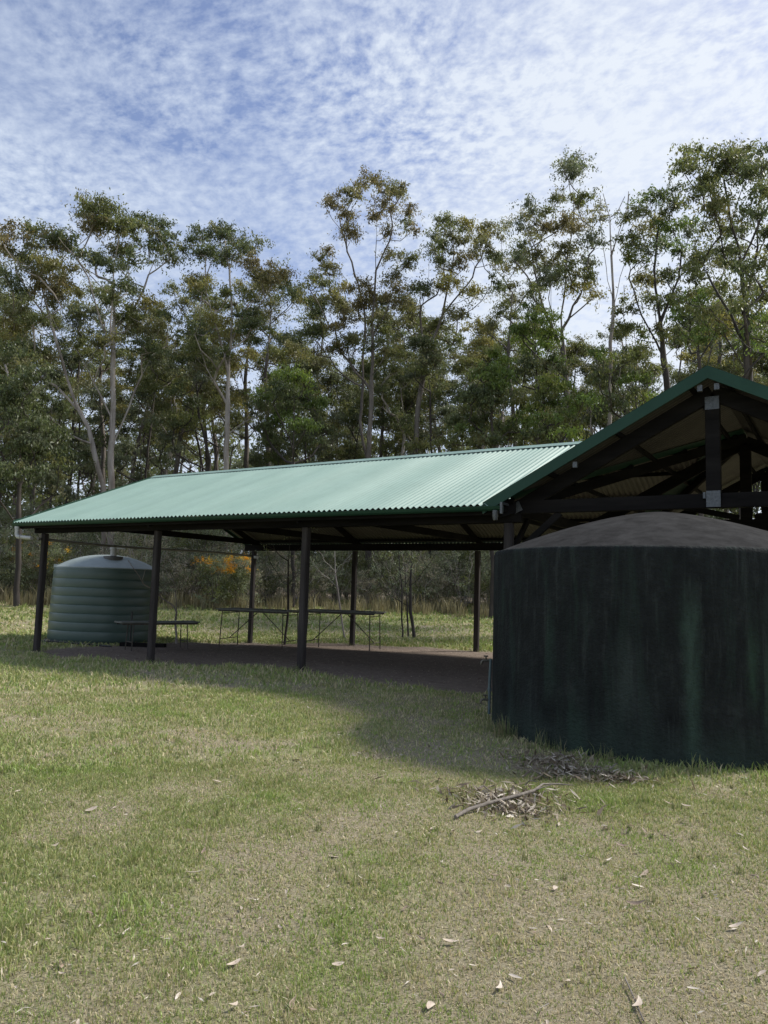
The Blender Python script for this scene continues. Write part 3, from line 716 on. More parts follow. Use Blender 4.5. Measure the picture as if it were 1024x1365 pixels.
def place_tree(name, loc, tm, cm, label, cat='tree', group=None, rot=0, scl=1.0, parts=('trunk', 'crown')):
    e_ = empty(name, loc, label, cat, group); e_.rotation_euler.z = rot; e_.scale = (scl, scl, scl)
    if tm: o = bpy.data.objects.new(parts[0], tm); COL.objects.link(o); o.parent = e_
    if cm: o = bpy.data.objects.new(parts[1], cm); COL.objects.link(o); o.parent = e_
    return e_

# ------------------------------------------------------------------ hero trees: silhouettes read off the photo, built at their own distance
def hero(name, label, d, base, paths, blobs, base_r, seed, pal, bark_, **kw):
    b = at_dist(base[0], 780, d); b[2] = hz(b[0], b[1])-.1
    rng = np.random.default_rng(seed+500)
    view = np.array([b[0], b[1], 0])/math.hypot(b[0], b[1])
    def P(u, v, off=0): return at_dist(u, v, d+off)-b
    offs = [rng.uniform(-1.0, 1.0) for _ in paths]
    tr = []
    for k, pth in enumerate(paths):
        o = offs[k] if k else 0; pts = [P(u, v, o*min(1, i/2) if k else 0) for i, (u, v) in enumerate(pth)]
        if k == 0: pts = [np.array([0, 0, 0.])] + pts
        tr.append(pts)
    bl = []; base_r *= .78
    for q in blobs:
        u, v, rx, ry = q[:4]; tn = q[4] if len(q) > 4 else None
        o = rng.normal()*1.3; rr = rx*d/F*1.0
        for _ in range(1 if rx > 3 else 0): bl.append((P(u+rng.uniform(-.8, .8)*rx, v+rng.uniform(.3, 1.3)*ry, rng.normal()*1.3), rr*.7, max(ry, 9)*d/F*.8, tn))
        bl.append((P(u, v, o), rr*1.12, max(ry*1.2, 9)*d/F, tn))
    kw.setdefault('dens', 1.0); kw.setdefault('lf', 1.5)
    tm, cm = tree_meshes(name, tr, bl, base_r, seed, pal, bark_, **kw)
    return place_tree(name, b, tm, cm, label)

R_, G_, D_, B_, O_ = 'rust', 'gold', 'dark', 'brown', 'olive'
hero('gum_tree', 'tall pale-trunked gum tree with wide flat crown rising behind the green plastic tank', 37, (147, 0),
  [[(147, 740), (149, 640), (150, 560), (151, 470), (152, 400), (151, 340)], [(148, 560), (125, 510), (105, 470), (80, 445), (60, 400)], [(150, 480), (135, 430), (118, 370), (100, 340)],
   [(151, 440), (185, 400), (205, 350), (215, 320)], [(149, 600), (165, 560), (180, 520), (200, 480)]],
  [(118,283,20,11),(145,285,22,15,O_),(155,300,22,12),(122,303,28,13,R_),(200,303,30,14,D_),(228,325,17,16,D_),(180,300,18,11,O_),(217,343,22,13),(188,330,22,10),(150,335,20,14),(128,352,17,14),(85,318,20,11,D_),
   (165,385,17,14),(175,425,26,17),(188,405,18,11,G_),(205,440,22,17,B_),(150,400,16,12),(190,465,24,12,D_),(100,335,16,9),(140,455,14,10),(170,350,16,9),(215,415,14,11)],
  .19, 11, ['olive', 'brown', 'dark', 'olive'], 'bark_pale')
hero('gum_tree', 'leaning pale gum tree at the far left whose trunk bends left away from its neighbour', 37.5, (140, 0),
  [[(138, 650), (118, 570), (98, 530), (88, 500), (75, 455), (60, 400), (45, 360)], [(104, 545), (75, 515), (45, 495), (20, 470)], [(66, 430), (40, 395), (20, 360)], [(60, 400), (90, 375)]],
  [(15,312,20,11,R_),(45,312,22,11,O_),(70,320,18,10,R_),(0,330,16,12),(28,345,22,11),(52,362,25,10,B_),(85,362,22,10,G_),(60,382,28,11,R_),(95,385,20,11,G_),(18,380,18,12,D_),(20,415,22,12),(45,430,18,10),
   (10,440,22,12,G_),(35,470,22,12,D_),(70,400,14,9),(5,470,18,12),(60,470,16,10)],
  .15, 12, ['olive', 'brown', 'rust'], 'bark_pale')
hero('gum_tree', 'pale straight gum tree with a domed brownish crown left of the middle', 38, (300, 0),
  [[(300, 640), (303, 560), (305, 480), (309, 430), (306, 360), (300, 320)], [(304, 500), (290, 440), (275, 390)], [(307, 460), (330, 410), (355, 375)], [(303, 580), (335, 550), (355, 535)], [(302, 540), (275, 490), (262, 450)]],
  [(268,318,18,12,D_),(292,313,24,12,D_),(318,325,22,11,D_),(336,328,15,10,O_),(275,336,24,12,D_),(303,340,20,11,D_),(343,358,24,11,R_),(370,366,20,10,R_),(350,374,22,9,B_),(378,384,14,11),(260,372,16,12,G_),(275,395,20,13,O_),(300,395,14,12),
   (338,420,20,12,D_),(330,442,20,13,D_),(290,430,16,12,G_),(260,438,14,12),(325,392,12,10),(390,392,8,8),(345,540,18,12,D_),(262,470,18,12),(300,470,12,9),(355,520,14,10)],
  .17, 13, ['olive', 'dark', 'dark'], 'bark_pale')
hero('gum_tree', 'tallest slim gum tree in the middle with a rusty tuft well above its neighbours', 38.5, (492, 0),
  [[(490, 660), (492, 600), (495, 520), (497, 450), (500, 380), (502, 300), (498, 255)], [(486, 620), (480, 560), (484, 500), (487, 430), (478, 380), (460, 320), (448, 275)], [(500, 370), (520, 320), (540, 275)], [(497, 450), (520, 400), (530, 370)], [(486, 520), (455, 470), (440, 420)], [(495, 430), (475, 395), (452, 360)]],
  [(442,265,15,8,R_),(462,262,17,9,B_),(485,245,18,9,R_),(508,250,15,11,B_),(535,255,17,10,B_),(549,275,10,10),(462,288,14,10,R_),(462,308,14,9,R_),(503,290,13,16,R_),(540,300,13,8),(520,275,10,8),
   (430,340,11,7),(440,362,17,10),(422,378,16,8),(455,383,18,8,G_),(484,385,16,10,R_),(442,400,24,11,B_),(490,403,18,12,R_),(520,398,17,13),(530,372,15,12),(548,345,13,9),(460,428,24,11,R_),(420,410,14,9,D_),(505,425,18,10),(430,440,20,11,D_),(525,340,12,9),(470,455,20,10),
   (440,470,22,12),(510,460,18,11)],
  .23, 14, ['brown', 'olive', 'rust'], 'bark_mid')
hero('gum_tree', 'gum tree with a broad even crown just right of the tallest one', 39.5, (560, 0),
  [[(552, 640), (556, 560), (566, 480), (590, 420), (605, 340)], [(566, 480), (560, 420), (572, 350)], [(590, 420), (630, 370), (650, 320)], [(604, 350), (606, 300)]],
  [(575,318,15,12),(600,300,22,11,O_),(628,303,22,10,G_),(655,308,18,11),(602,325,22,12),(640,330,22,11,B_),(612,352,18,11,R_),(583,348,14,12),(655,345,14,12,D_),(560,383,20,12,D_),(598,378,24,11,G_),(630,388,16,10,G_),(545,418,23,13,B_),(575,438,22,12,O_),(610,420,18,11,B_),(560,460,22,12,D_),(600,455,18,11),(655,375,12,9)],
  .18, 15, ['olive', 'brown', 'dark'], 'bark_mid')
hero('gum_tree', 'forked dark gum tree with a small tuft of leaves standing clear above its crown', 37, (755, 0),
  [[(762, 640), (758, 560), (752, 480), (748, 420), (755, 350), (765, 290), (764, 225)], [(752, 480), (728, 420), (712, 360), (704, 300)], [(750, 440), (775, 390), (785, 340)], [(760, 590), (742, 520), (735, 450), (735, 380)]],
  [(755,222,9,8),(768,218,10,8),(764,234,12,7),(748,262,10,9),(770,268,18,11,O_),(790,285,10,9),(710,275,12,9),(700,292,11,10),(728,283,14,10),(745,300,20,13,R_),(722,315,18,11,B_),(770,305,20,12,R_),(790,320,16,12),(755,335,22,12,B_),(715,345,18,13,B_),(700,330,12,14,D_),(785,350,16,11),(760,362,20,12),
   (735,370,20,12),(710,385,14,13),(775,385,16,12,G_),(790,375,10,9)],
  .19, 16, ['olive', 'brown', 'grey'], 'bark_mid')
hero('gum_tree', 'dark-trunked gum tree with a rounded olive crown left of the gable apex', 35, (868, 0),
  [[(898, 640), (888, 500), (880, 430), (872, 360), (878, 300), (885, 262)], [(872, 360), (855, 310)], [(880, 430), (905, 370), (912, 310)], [(884, 470), (855, 420), (838, 370)], [(885, 480), (915, 450), (935, 430)]],
  [(888,258,14,8,D_),(868,272,18,10),(898,276,17,10,O_),(848,288,17,10,O_),(866,300,20,11,G_),(898,300,20,11),(917,300,10,14),(842,320,14,10),(880,328,16,10),(838,345,14,9),(905,330,14,9),(902,362,16,10,D_),(860,370,18,11,G_),(848,400,18,10),(900,398,16,12,D_),(872,400,14,9),(925,340,10,8),(930,395,12,10),(880,440,16,10,O_),(840,440,18,11)],
  .18, 17, ['olive', 'green', 'grey'], 'bark_dark')
hero('gum_tree', 'tall multi-branched dark gum tree at the right edge above the gable', 31, (985, 0),
  [[(995, 560), (998, 500), (996, 430), (988, 360), (975, 300), (965, 240), (950, 215)], [(992, 400), (1010, 330), (1012, 270), (1018, 220)], [(996, 470), (975, 420), (945, 370), (925, 330), (940, 280), (932, 220)], [(997, 450), (1025, 400), (1040, 350)], [(978, 310), (990, 250), (990, 210)], [(998, 510), (980, 470), (958, 430), (938, 410)]],
  [(928,207,20,8),(918,222,14,7),(950,212,14,8),(965,210,12,7),(992,207,20,8),(1016,212,18,9),(952,228,12,9,D_),(945,240,10,8),(972,228,16,7),(938,258,12,8),(998,232,12,7),(965,268,16,10,O_),(952,275,12,8,G_),(1002,278,24,12,D_),(1020,250,14,9),(960,298,16,10),(985,310,20,12,D_),(1018,315,16,13,D_),(938,346,14,7),(972,345,18,10),(1005,360,20,12,D_),(1040,300,18,12),(1040,250,16,10),
   (928,362,12,8),(955,388,14,8),(930,410,16,9),(1020,395,20,12),(990,400,16,9),(960,430,18,10,G_),(1045,360,18,12)],
  .24, 18, ['olive', 'dark', 'olive'], 'bark_dark')
# the bare dead tree
dt = hero('dead_tree', 'dead leafless pale grey tree with upright bare branches among the green gums', 36, (812, 0),
  [[(812, 640), (813, 560), (814, 480), (818, 410), (815, 340), (813, 290), (804, 258)], [(813, 560), (826, 500), (834, 440), (832, 380)], [(816, 400), (806, 340), (800, 290)], [(813, 300), (822, 285), (833, 262)], [(815, 340), (836, 290), (838, 255)], [(812, 600), (824, 560), (842, 500)], [(818, 410), (838, 330)]],
  [(801, 262, 1, 1), (838, 262, 1, 1)], .19, 19, ['grey'], 'bark_pale', dens=.01, bare=0)
for o in [q for q in bpy.data.objects if q.parent == dt and q.name.startswith('crown')]: bpy.data.objects.remove(o)
# greener, lower trees that stand in front of the gums
def low(label, d, base, paths, blobs, r, seed, pal, **kw):
    k = dict(sub=.5, leaf=.15, flat=.9, weep=.9, dens=1.25, lf=1.15); k.update(kw)
    hero('wattle_tree', label, d, base, paths, blobs, r, seed, pal, 'bark_dark', **k)
low('bright green feathery tree, narrow and upright, right of the middle of the wood', 34, (712, 0), [[(716, 600), (716, 520), (714, 460), (712, 420)]],
  [(710,410,14,14),(722,425,20,16,'lime'),(700,440,20,16),(735,450,18,16),(712,465,24,16),(730,485,20,14,D_),(700,490,20,14,D_),(742,478,12,12)], .12, 31, ['green', 'green', 'lime'])
low('rounded mid-green tree right behind the ridge, its crown the widest of the low ones', 33, (655, 0), [[(660, 620), (655, 560), (655, 500)], [(658, 600), (690, 560)], [(658, 590), (625, 560)]],
  [(660,475,16,12,'lime'),(645,500,26,17),(672,505,22,17,'green'),(628,530,24,17),(660,535,26,18,D_),(690,540,20,17),(615,560,22,15),(645,570,26,16,D_),(680,575,24,16),(700,560,14,14),(605,585,20,12),(640,590,20,12)], .13, 32, ['green', 'olive', 'dark'])
low('low yellow-green tree beside the dead tree, in front of the dark trunks', 32, (745, 0), [[(745, 620), (745, 560), (742, 520)], [(746, 600), (770, 560)]],
  [(735,508,16,12,'lime'),(752,520,18,12,'lime'),(725,530,18,13),(745,540,22,14),(768,545,16,13),(730,560,20,13),(755,570,20,13),(778,530,12,10,'green'),(715,580,20,12,D_)], .10, 33, ['green', 'lime', 'olive'])
low('dense dusky green tree at the far left edge in front of the wood', 33, (25, 0), [[(25, 700), (27, 620), (28, 540), (25, 480)], [(26, 640), (60, 590), (70, 540)], [(26, 640), (-5, 590)]],
  [(25,480,26,17),(50,500,24,16),(0,510,26,17),(30,525,30,18),(65,540,22,16),(5,550,30,18),(40,565,30,18),(75,580,22,16),(15,595,32,17),(55,605,28,16),(90,610,20,14),(25,635,32,16),(70,640,26,14),(-10,630,26,16)], .14, 34, ['dark', 'grey', 'dark'], sub=.55, dens=1.1)
low('dark bushy tree behind the ridge between the pale gum and the tallest gum', 35, (392, 0), [[(392, 640), (392, 560), (392, 510)], [(392, 590), (365, 540)], [(392, 590), (425, 550)]],
  [(385,498,18,12,'green'),(405,505,18,12,'lime'),(370,520,18,13,D_),(395,530,22,14,D_),(350,530,14,12),(420,540,18,13),(378,555,20,13),(405,570,20,13),(355,570,18,12),(430,575,16,12)], .12, 35, ['dark', 'green', 'dark'])
low('green tree with spreading tiers just left of the gable barge board', 33, (850, 0), [[(850, 600), (848, 540), (846, 480)], [(850, 560), (880, 520)], [(850, 560), (815, 510)]],
  [(845,470,18,12),(825,480,18,12,O_),(865,490,18,12),(800,500,18,13,D_),(840,510,20,13),(795,470,14,12,'green'),(815,535,20,13,D_),(785,530,16,13,'green'),(860,530,18,12)], .10, 36, ['green', 'olive', 'dark'], dens=.8)
low('olive tree with rounded tiers showing over the right half of the gable', 30, (935, 0), [[(935, 560), (932, 480), (930, 420)], [(933, 470), (960, 430)]],
  [(918,398,15,12),(935,405,18,12,'green'),(955,415,18,12),(915,425,18,12,D_),(945,440,18,12,'green'),(925,448,14,9),(1010,425,18,14,'green'),(1020,450,16,12),(900,415,12,9)], .11, 37, ['green', 'olive'], dens=.8)

# ------------------------------------------------------------------ the rest of the wood: a few kinds, copied
def generic(seed, Hh, crown0, wid, nb, pal, bark_, base_r, **kw):
    rng = np.random.default_rng(seed); lean = rng.normal(size=2)*.04*Hh
    top = np.array([lean[0], lean[1], Hh*.9]); mid = np.array([lean[0]*.3+rng.normal()*.3, lean[1]*.3+rng.normal()*.3, Hh*.5])
    paths = [[np.array([0, 0, 0.]), mid*.5, mid, (mid+top)/2+rng.normal(size=3)*.3, top]]
    if rng.random() < .6:
        a_ = rng.random()*6.28; st = mid*.55; paths.append([st, st+np.array([math.cos(a_)*Hh*.07, math.sin(a_)*Hh*.07, Hh*.25]), st+np.array([math.cos(a_)*Hh*.12, math.sin(a_)*Hh*.12, Hh*.5])])
    bl = []
    for k in range(nb):
        t = rng.random()**.75; z = Hh*(crown0+(1-crown0)*t); prof = wid*math.sin(PI*min(1, .18+.75*t))**.7
        a_ = rng.random()*6.28; rr = prof*math.sqrt(rng.random()); ax = mid+(top-mid)*min(1, max(0, (z/Hh-.5)/.4))
        bl.append((np.array([ax[0]+rr*math.cos(a_), ax[1]+rr*math.sin(a_), z]), rng.uniform(.55, 1.05), rng.uniform(.5, .95), None))
    return tree_meshes('wood%d' % seed, paths, bl, base_r*.85, seed, pal, bark_, **kw)
VAR = [generic(101, 19, .52, 2.6, 22, ['olive', 'brown', 'dark'], 'bark_mid', .17),
       generic(102, 17, .45, 2.3, 20, ['olive', 'grey', 'dark'], 'bark_dark', .15),
       generic(103, 20, .55, 2.8, 22, ['brown', 'olive', 'gold'], 'bark_mid', .18),
       generic(104, 15, .40, 2.2, 20, ['dark', 'grey', 'olive'], 'bark_dark', .13),
       generic(105, 13, .35, 2.0, 18, ['green', 'olive', 'dark'], 'bark_dark', .12),
       generic(106, 18, .60, 2.3, 16, ['olive', 'dark'], 'bark_pale', .15)]
TLAB = ['slim grey-barked gum tree in the wood behind the shelter, with brownish and olive leaf clumps', 'slim dark-barked gum tree in the wood behind the shelter, with grey-green leaf clumps', 'brown-tinged gum tree with golden leaf tips in the wood behind the shelter',
        'shorter dark gum tree in the wood behind the shelter', 'low green-leaved tree between the gum trunks of the wood', 'thin pale-barked gum tree in the wood behind the shelter']
rnd = random.Random(5); spots = []
def az_pt(deg, d):                # deg right of the view direction
    a_ = -YAW+math.radians(deg); return d*math.sin(a_), d*math.cos(a_)
k = 0
for ring, (d0, d1, n_, kinds, sc0) in enumerate(((39, 44, 24, [1, 3, 4, 5, 0], .84), (45, 52, 34, [0, 1, 2, 3, 5], 1.06), (53, 64, 34, [0, 1, 2, 3, 4], 1.16), (66, 85, 24, [0, 1, 2, 3], 1.15))):
    for i in range(n_):
        deg = -42 + 84*(i+rnd.random()*.9)/n_; d = rnd.uniform(d0, d1)
        if ring == 0 and abs(deg) > 34: pass
        v = kinds[rnd.randrange(len(kinds))]; x, y = az_pt(deg, d)
        place_tree('gum_tree', (x, y, hz(x, y)-.1), VAR[v][0], VAR[v][1], TLAB[v], 'tree', 'gum trees of the wood, kind %s' % 'abcdef'[v], rnd.random()*6.28, sc0*rnd.uniform(.8, 1.08))
# far-off wood that reads as one mass
rng = np.random.default_rng(77); nC = 4200
az = rng.uniform(-48, 48, nC); dd = rng.uniform(88, 120, nC); hh_ = rng.random(nC)**1.1*19
xx = dd*np.sin(-YAW+np.radians(az)); yy = dd*np.cos(-YAW+np.radians(az))
C = np.stack([xx, yy, height(xx, yy)+hh_], 1); pal = np.array([OL['dark'], OL['olive'], OL['grey']])
T = pal[rng.integers(3, size=nC)]
V, t = leaves(C, rng.uniform(1.2, 2.4, nC), 42, .66, T, .3, .8, 5)
tag(link('far_wood', np_mesh('far_wood', V, 4, t, M['leaf'])), 'distant dark wood seen between the trunks', 'wood', kind='stuff')

# ------------------------------------------------------------------ scrub under the trees
def shrub_meshes(seed, Hh, wid, n, pal, leafn, leafs=.085, stems=9, droop=0.2, bark_='bark_mid'):
    rng = np.random.default_rng(seed); sk = Skel(); sk.add((0, 0, -.1), -1); sk.add((0, 0, .05), 0); C = []
    for k in range(stems):
        a_ = rng.random()*6.28; r_ = wid*rng.uniform(.3, 1); t = np.array([r_*math.cos(a_), r_*math.sin(a_), Hh*rng.uniform(.6, 1.08)])
        j = sk.path([t*.5+rng.normal(size=3)*.12, t], 1, .35, .05, rng)
    for k in range(n):
        a_ = rng.random()*6.28; u = rng.random()**.8; r_ = wid*math.sqrt(rng.random())*(1.0-.45*u); q = np.array([r_*math.cos(a_), r_*math.sin(a_), .12*Hh+Hh*.85*u])
        sk.reach(q, rng, .3, .2, .04); C.append(q)
    C = np.array(C); T = np.array([OLA[pal[rng.integers(len(pal))]]*rng.uniform(.7, 1.2) for _ in C])
    tm = sk.mesh(.045, .007, name='shrub_stems', nside=5); tm.materials.append(M[bark_])
    V, t = leaves(C, rng.uniform(.30, .60, len(C)), int(leafn*2.2), leafs, T, droop, .9, seed)
    return tm, np_mesh('shrub_leaves', V, 4, t, M['leaf'])
OLA['dry'] = np.array((.42, .38, .28)); OLA['scrub'] = np.array((.27, .30, .19)); OLA['flower'] = np.array((.85, .42, .04)); OLA['flower2'] = np.array((.75, .50, .08))
SV = [shrub_meshes(201, 3.6, 1.7, 55, ['scrub', 'grey', 'olive', 'scrub'], 52, stems=18, bark_='bark_pale'), shrub_meshes(202, 3.0, 1.8, 55, ['scrub', 'dry', 'scrub'], 40, stems=24, bark_='bark_pale'),
      shrub_meshes(203, 4.4, 1.9, 60, ['dark', 'scrub', 'olive'], 60, stems=12), shrub_meshes(204, 2.0, 1.5, 45, ['dry', 'scrub', 'olive'], 45, stems=24, bark_='bark_pale')]
SL = ['tangled grey-green thicket bush at the foot of the wood', 'tangled dry twiggy thicket bush at the foot of the wood', 'tall dark green thicket bush at the foot of the wood', 'low straw-coloured thicket bush at the foot of the wood']
for ring, (d0, d1, n_, kinds) in enumerate(((35.5, 37.5, 42, [3, 1, 3, 0]), (37.5, 40, 50, [0, 1, 2, 1]), (40.5, 44, 50, [0, 2, 2, 1]), (46, 52, 50, [2, 0, 2]))):
    for i in range(n_):
        deg = -40+80*(i+rnd.random()*.9)/n_; d = rnd.uniform(d0, d1); v = kinds[rnd.randrange(len(kinds))]; x, y = az_pt(deg, d)
        place_tree('thicket_bush', (x, y, hz(x, y)-.05), SV[v][0], SV[v][1], SL[v], 'bush', 'thicket bushes, kind %s' % 'abcd'[v], rnd.random()*6.28, rnd.uniform(.75, 1.2)*(1.35 if ring == 3 else 1), parts=('stem', 'foliage'))
def flower_bush(u, d, seed, label, hgt, sc_=1.0, lo=.5, amt=1.0):
    b = at_dist(u, 780, d); b[2] = hz(b[0], b[1]); rng = np.random.default_rng(seed)
    tm, cm = shrub_meshes(seed, hgt, 1.0*sc_, 34, ['scrub', 'olive'], 70)
    e_ = place_tree('flowering_bush', b, tm, cm, label, 'bush', parts=('stem', 'foliage'))
    n = int(26*sc_*amt); a_ = rng.random(n)*6.28; r_ = 1.0*sc_*np.sqrt(rng.random(n)); C = np.stack([r_*np.cos(a_), r_*np.sin(a_), hgt*(lo+(1.02-lo)*rng.random(n))], 1)
    T = np.array([OLA['flower' if rng.random() < .7 else 'flower2']*rng.uniform(.7, 1.1) for _ in C])
    V, t = leaves(C, rng.uniform(.12, .26, n), 90, .055, T, 0, 1, seed)
    o = bpy.data.objects.new('blossom', np_mesh('blossom', V, 4, t, M['leaf'])); COL.objects.link(o); o.parent = e_
flower_bush(288, 33.5, 301, 'bush with bright orange blossom left of the back left post', 2.2, .85, .72)
flower_bush(318, 33.8, 302, 'bush with orange blossom touching the back left post', 2.25, .6, .74)
flower_bush(68, 35, 303, 'bush with faded orange blossom above the plastic tank lid', 2.5, .8, .6, .4)
flower_bush(22, 35.5, 304, 'bush with sparse orange blossom at the left edge of the photo', 2.8, .8, .6, .3)

# bare saplings behind the shelter
def sapling(label, d, pts, r, bark_, seed, twigs=10, leafy=0):
    b = at_dist(pts[0][0], pts[0][1], d); b[2] = hz(b[0], b[1])-.05; rng = np.random.default_rng(seed); sk = Skel()
    P = [at_dist(u, v, d)-b for u, v in pts]; P[0] = np.array([0, 0, 0.]); sk.path(P, -1, .3, .015, rng); Hh = P[-1][2]; C = []
    for k in range(twigs):
        q = P[-1]*rng.uniform(.55, 1.05)+rng.normal(size=3)*np.array([.5, .5, .25]); q[2] = max(q[2], Hh*.45); sk.reach(q, rng, .25, .9, .03, Hh*.35); C.append(q)
    tm = sk.mesh(r, .006, name='sapling', nside=6); tm.materials.append(M[bark_])
    cm = None
    if leafy:
        V, t = leaves(np.array(C), np.full(len(C), .22), leafy, .08, np.array([OLA['scrub']]*len(C)), .4, .9, seed); cm = np_mesh('sapling_leaves', V, 4, t, M['leaf'])
    place_tree('sapling', b, tm, cm, label, 'sapling')
sapling('thin dark sapling rising behind the joined tables', 21.5, [(379, 868), (383, 830), (384, 780), (386, 700)], .035, 'bark_dark', 401, 10, 20)
sapling('pale thin bare sapling behind the middle back post', 24, [(461, 838), (452, 800), (447, 765), (445, 700)], .03, 'bark_pale', 402, 12, 14)
sapling('dark curved sapling, stoutest of the clump right of the middle back post', 24, [(553, 836), (547, 815), (547, 780), (550, 720)], .055, 'bark_dark', 403, 12, 24)
sapling('short dark sapling beside the curved one, right of the middle back post', 24.3, [(545, 838), (543, 820), (541, 780), (538, 740)], .03, 'bark_dark', 404, 8, 10)
sapling('upright dark sapling, leftmost of the clump right of the middle back post', 24.1, [(537, 835), (536, 800), (533, 760), (530, 715)], .028, 'bark_dark', 405, 8, 10)
sapling('leaning pale bare sapling just right of the plastic tank', 21, [(237, 828), (235, 800), (233, 778), (222, 752), (210, 738)], .03, 'bark_pale', 406, 6, 0)

# ------------------------------------------------------------------ grass
def grass():
    rng = np.random.default_rng(21); Vs = []; Ts = []
    for r0, r1, n_, hgt, wd in ((1.2, 3.2, 170000, .021, .0020), (3.2, 6.5, 330000, .026, .0028), (6.5, 11, 190000, .038, .0050), (11, 19, 120000, .055, .010), (19, 27, 90000, .065, .018), (27, 41, 90000, .08, .028)):
        u = rng.random(n_); r = np.sqrt(r0*r0+(r1*r1-r0*r0)*u); a_ = -YAW+np.radians(rng.uniform(-37, 37, n_))
        x = r*np.sin(a_); y = r*np.cos(a_)
        # tufts: most blades gather round random tuft centres
        nt_ = n_//14; tr_ = np.sqrt(r0*r0+(r1*r1-r0*r0)*rng.random(nt_)); ta = -YAW+np.radians(rng.uniform(-37, 37, nt_)); j = rng.integers(nt_, size=n_)
        tk = rng.random(n_) < .6; sg_ = .010+.0035*r
        x = np.where(tk, tr_[j]*np.sin(ta[j])+rng.normal(size=n_)*sg_, x); y = np.where(tk, tr_[j]*np.cos(ta[j])+rng.normal(size=n_)*sg_, y)
        p = patch(x, y); fm = floor_mask(x, y)
        keep = rng.random(n_) < (.42+.58*p)*np.where(fm > .8, 0, 1-fm)*(1-.85*smooth(3.0, 1.3, r)*0)
        keep &= np.hypot(x-TC[0], y-TC[1]) > TR+.01; keep &= np.hypot(x-PC[0], y-PC[1]) > PR*1.1
        x, y, p, r = x[keep], y[keep], p[keep], r[keep]; n = len(x); z = height(x, y)
        near = np.exp(-((np.hypot(x-TC[0], y-TC[1])-TR)/.12)**2)
        tuft = smooth(.60, .78, fbm(x, y, .22, 41, 2)); h = hgt*(.6+.5*p)*(.55+.9*rng.random(n))*(1+.8*tuft+1.2*near*rng.random(n))
        th = rng.random(n)*6.28; ln = .2+.75*rng.random(n); dx = np.cos(th)*ln*h; dy = np.sin(th)*ln*h; h = h*np.sqrt(np.clip(1.2-ln*ln*.8, .25, 1))
        lie = rng.random(n) < .38; dx = np.where(lie, np.cos(th)*hgt*(.5+1.1*ln), dx); dy = np.where(lie, np.sin(th)*hgt*(.5+1.1*ln), dy); h = np.where(lie, hgt*.28*rng.random(n)+.002, h)
        w_ = wd*(.6+.8*rng.random(n))
        ph = rng.random(n)*6.28; px, py = np.cos(ph)*w_, np.sin(ph)*w_
        b0 = np.stack([x-px, y-py, z-.004], 1); b1 = np.stack([x+px, y+py, z-.004], 1)
        m0 = np.stack([x+dx*.35+px*.75, y+dy*.35+py*.75, z+h*.6], 1); m1 = np.stack([x+dx*.35-px*.75, y+dy*.35-py*.75, z+h*.6], 1)
        tp = np.stack([x+dx, y+dy, z+h], 1)
        q = np.stack([b0, b1, m0, m1], 1); t2 = np.stack([m1, m0, tp, tp+np.array([0, 0, -.0005])], 1)
        V = np.concatenate([q, t2], 1).reshape(-1, 3)
        green = np.array([.25, .305, .115]); lush = np.array([.28, .365, .11]); straw = np.array([.56, .49, .315]); oliv = np.array([.36, .37, .155])
        k1 = rng.random(n); dry = np.clip(.55-.5*p+.12*rng.normal(size=n)+.22*(fbm(x, y, 3.0, 61)-.5)*2, .08, .95)
        T = np.where((k1 < dry)[:, None], straw, np.where((rng.random(n) < .5)[:, None], green, oliv))
        T = np.where((rng.random(n) < .10+.5*smooth(.62, .75, fbm(x, y, .4, 91, 2)))[:, None], lush, T); T = np.where((lie & (rng.random(n) < .6))[:, None], straw*.85, T)*(.7+.5*rng.random((n, 1)))
        Vs.append(V); Ts.append(np.repeat(T, 2, 0))
    # taller tufts round the tank foot and the posts, seed stalks
    sp = []
    for k in range(64):
        a_ = rng.uniform(math.radians(195), math.radians(345)); rr = TR+rng.uniform(.02, .16); wgt = 1.0 if 225 < math.degrees(a_) < 252 else .35
        if rng.random() > wgt: continue
        sp.append((TC[0]+rr*math.cos(a_), TC[1]+rr*math.sin(a_), (.05+.17*rng.random()**1.5)*(.5+.6*wgt), 22))
    for x, y in POSTS[:8]:
        for _ in range(4): sp.append((x+rng.normal()*.1, y+rng.normal()*.1-.03, .11, 18))
    for _ in range(110):
        r = rng.uniform(4, 11); a_ = -YAW+math.radians(rng.uniform(-32, 32)); sp.append((r*math.sin(a_), r*math.cos(a_), rng.uniform(.04, .065), 26))
    for _ in range(500):
        r = rng.uniform(33, 36.5); a_ = -YAW+math.radians(rng.uniform(-40, 40)); sp.append((r*math.sin(a_), r*math.cos(a_), rng.uniform(.35, .75), 26))
    for x, y, h0, nb in sp:
        if float(floor_mask(np.array([x]), np.array([y]))[0]) > .5 and h0 > .12: continue
        if math.hypot(x-TC[0], y-TC[1]) < TR+.015: continue
        z = hz(x, y); sc_ = h0*.25
        bx_ = x+rng.normal(size=nb)*sc_; by_ = y+rng.normal(size=nb)*sc_; th = rng.random(nb)*6.28; ln = rng.random(nb)*.5; h = h0*(.5+.8*rng.random(nb)); w_ = max(.0022, h0*.02)*(1 if h0 < .3 else 1.6)
        ph = rng.random(nb)*6.28; px, py = np.cos(ph)*w_, np.sin(ph)*w_; dx, dy = np.cos(th)*ln*h, np.sin(th)*ln*h; zz = np.full(nb, z-.01)
        b0 = np.stack([bx_-px, by_-py, zz], 1); b1 = np.stack([bx_+px, by_+py, zz], 1); m0 = np.stack([bx_+dx*.3+px*.7, by_+dy*.3+py*.7, zz+h*.6], 1); m1 = np.stack([bx_+dx*.3-px*.7, by_+dy*.3-py*.7, zz+h*.6], 1)
        tp = np.stack([bx_+dx, by_+dy, zz+h], 1)
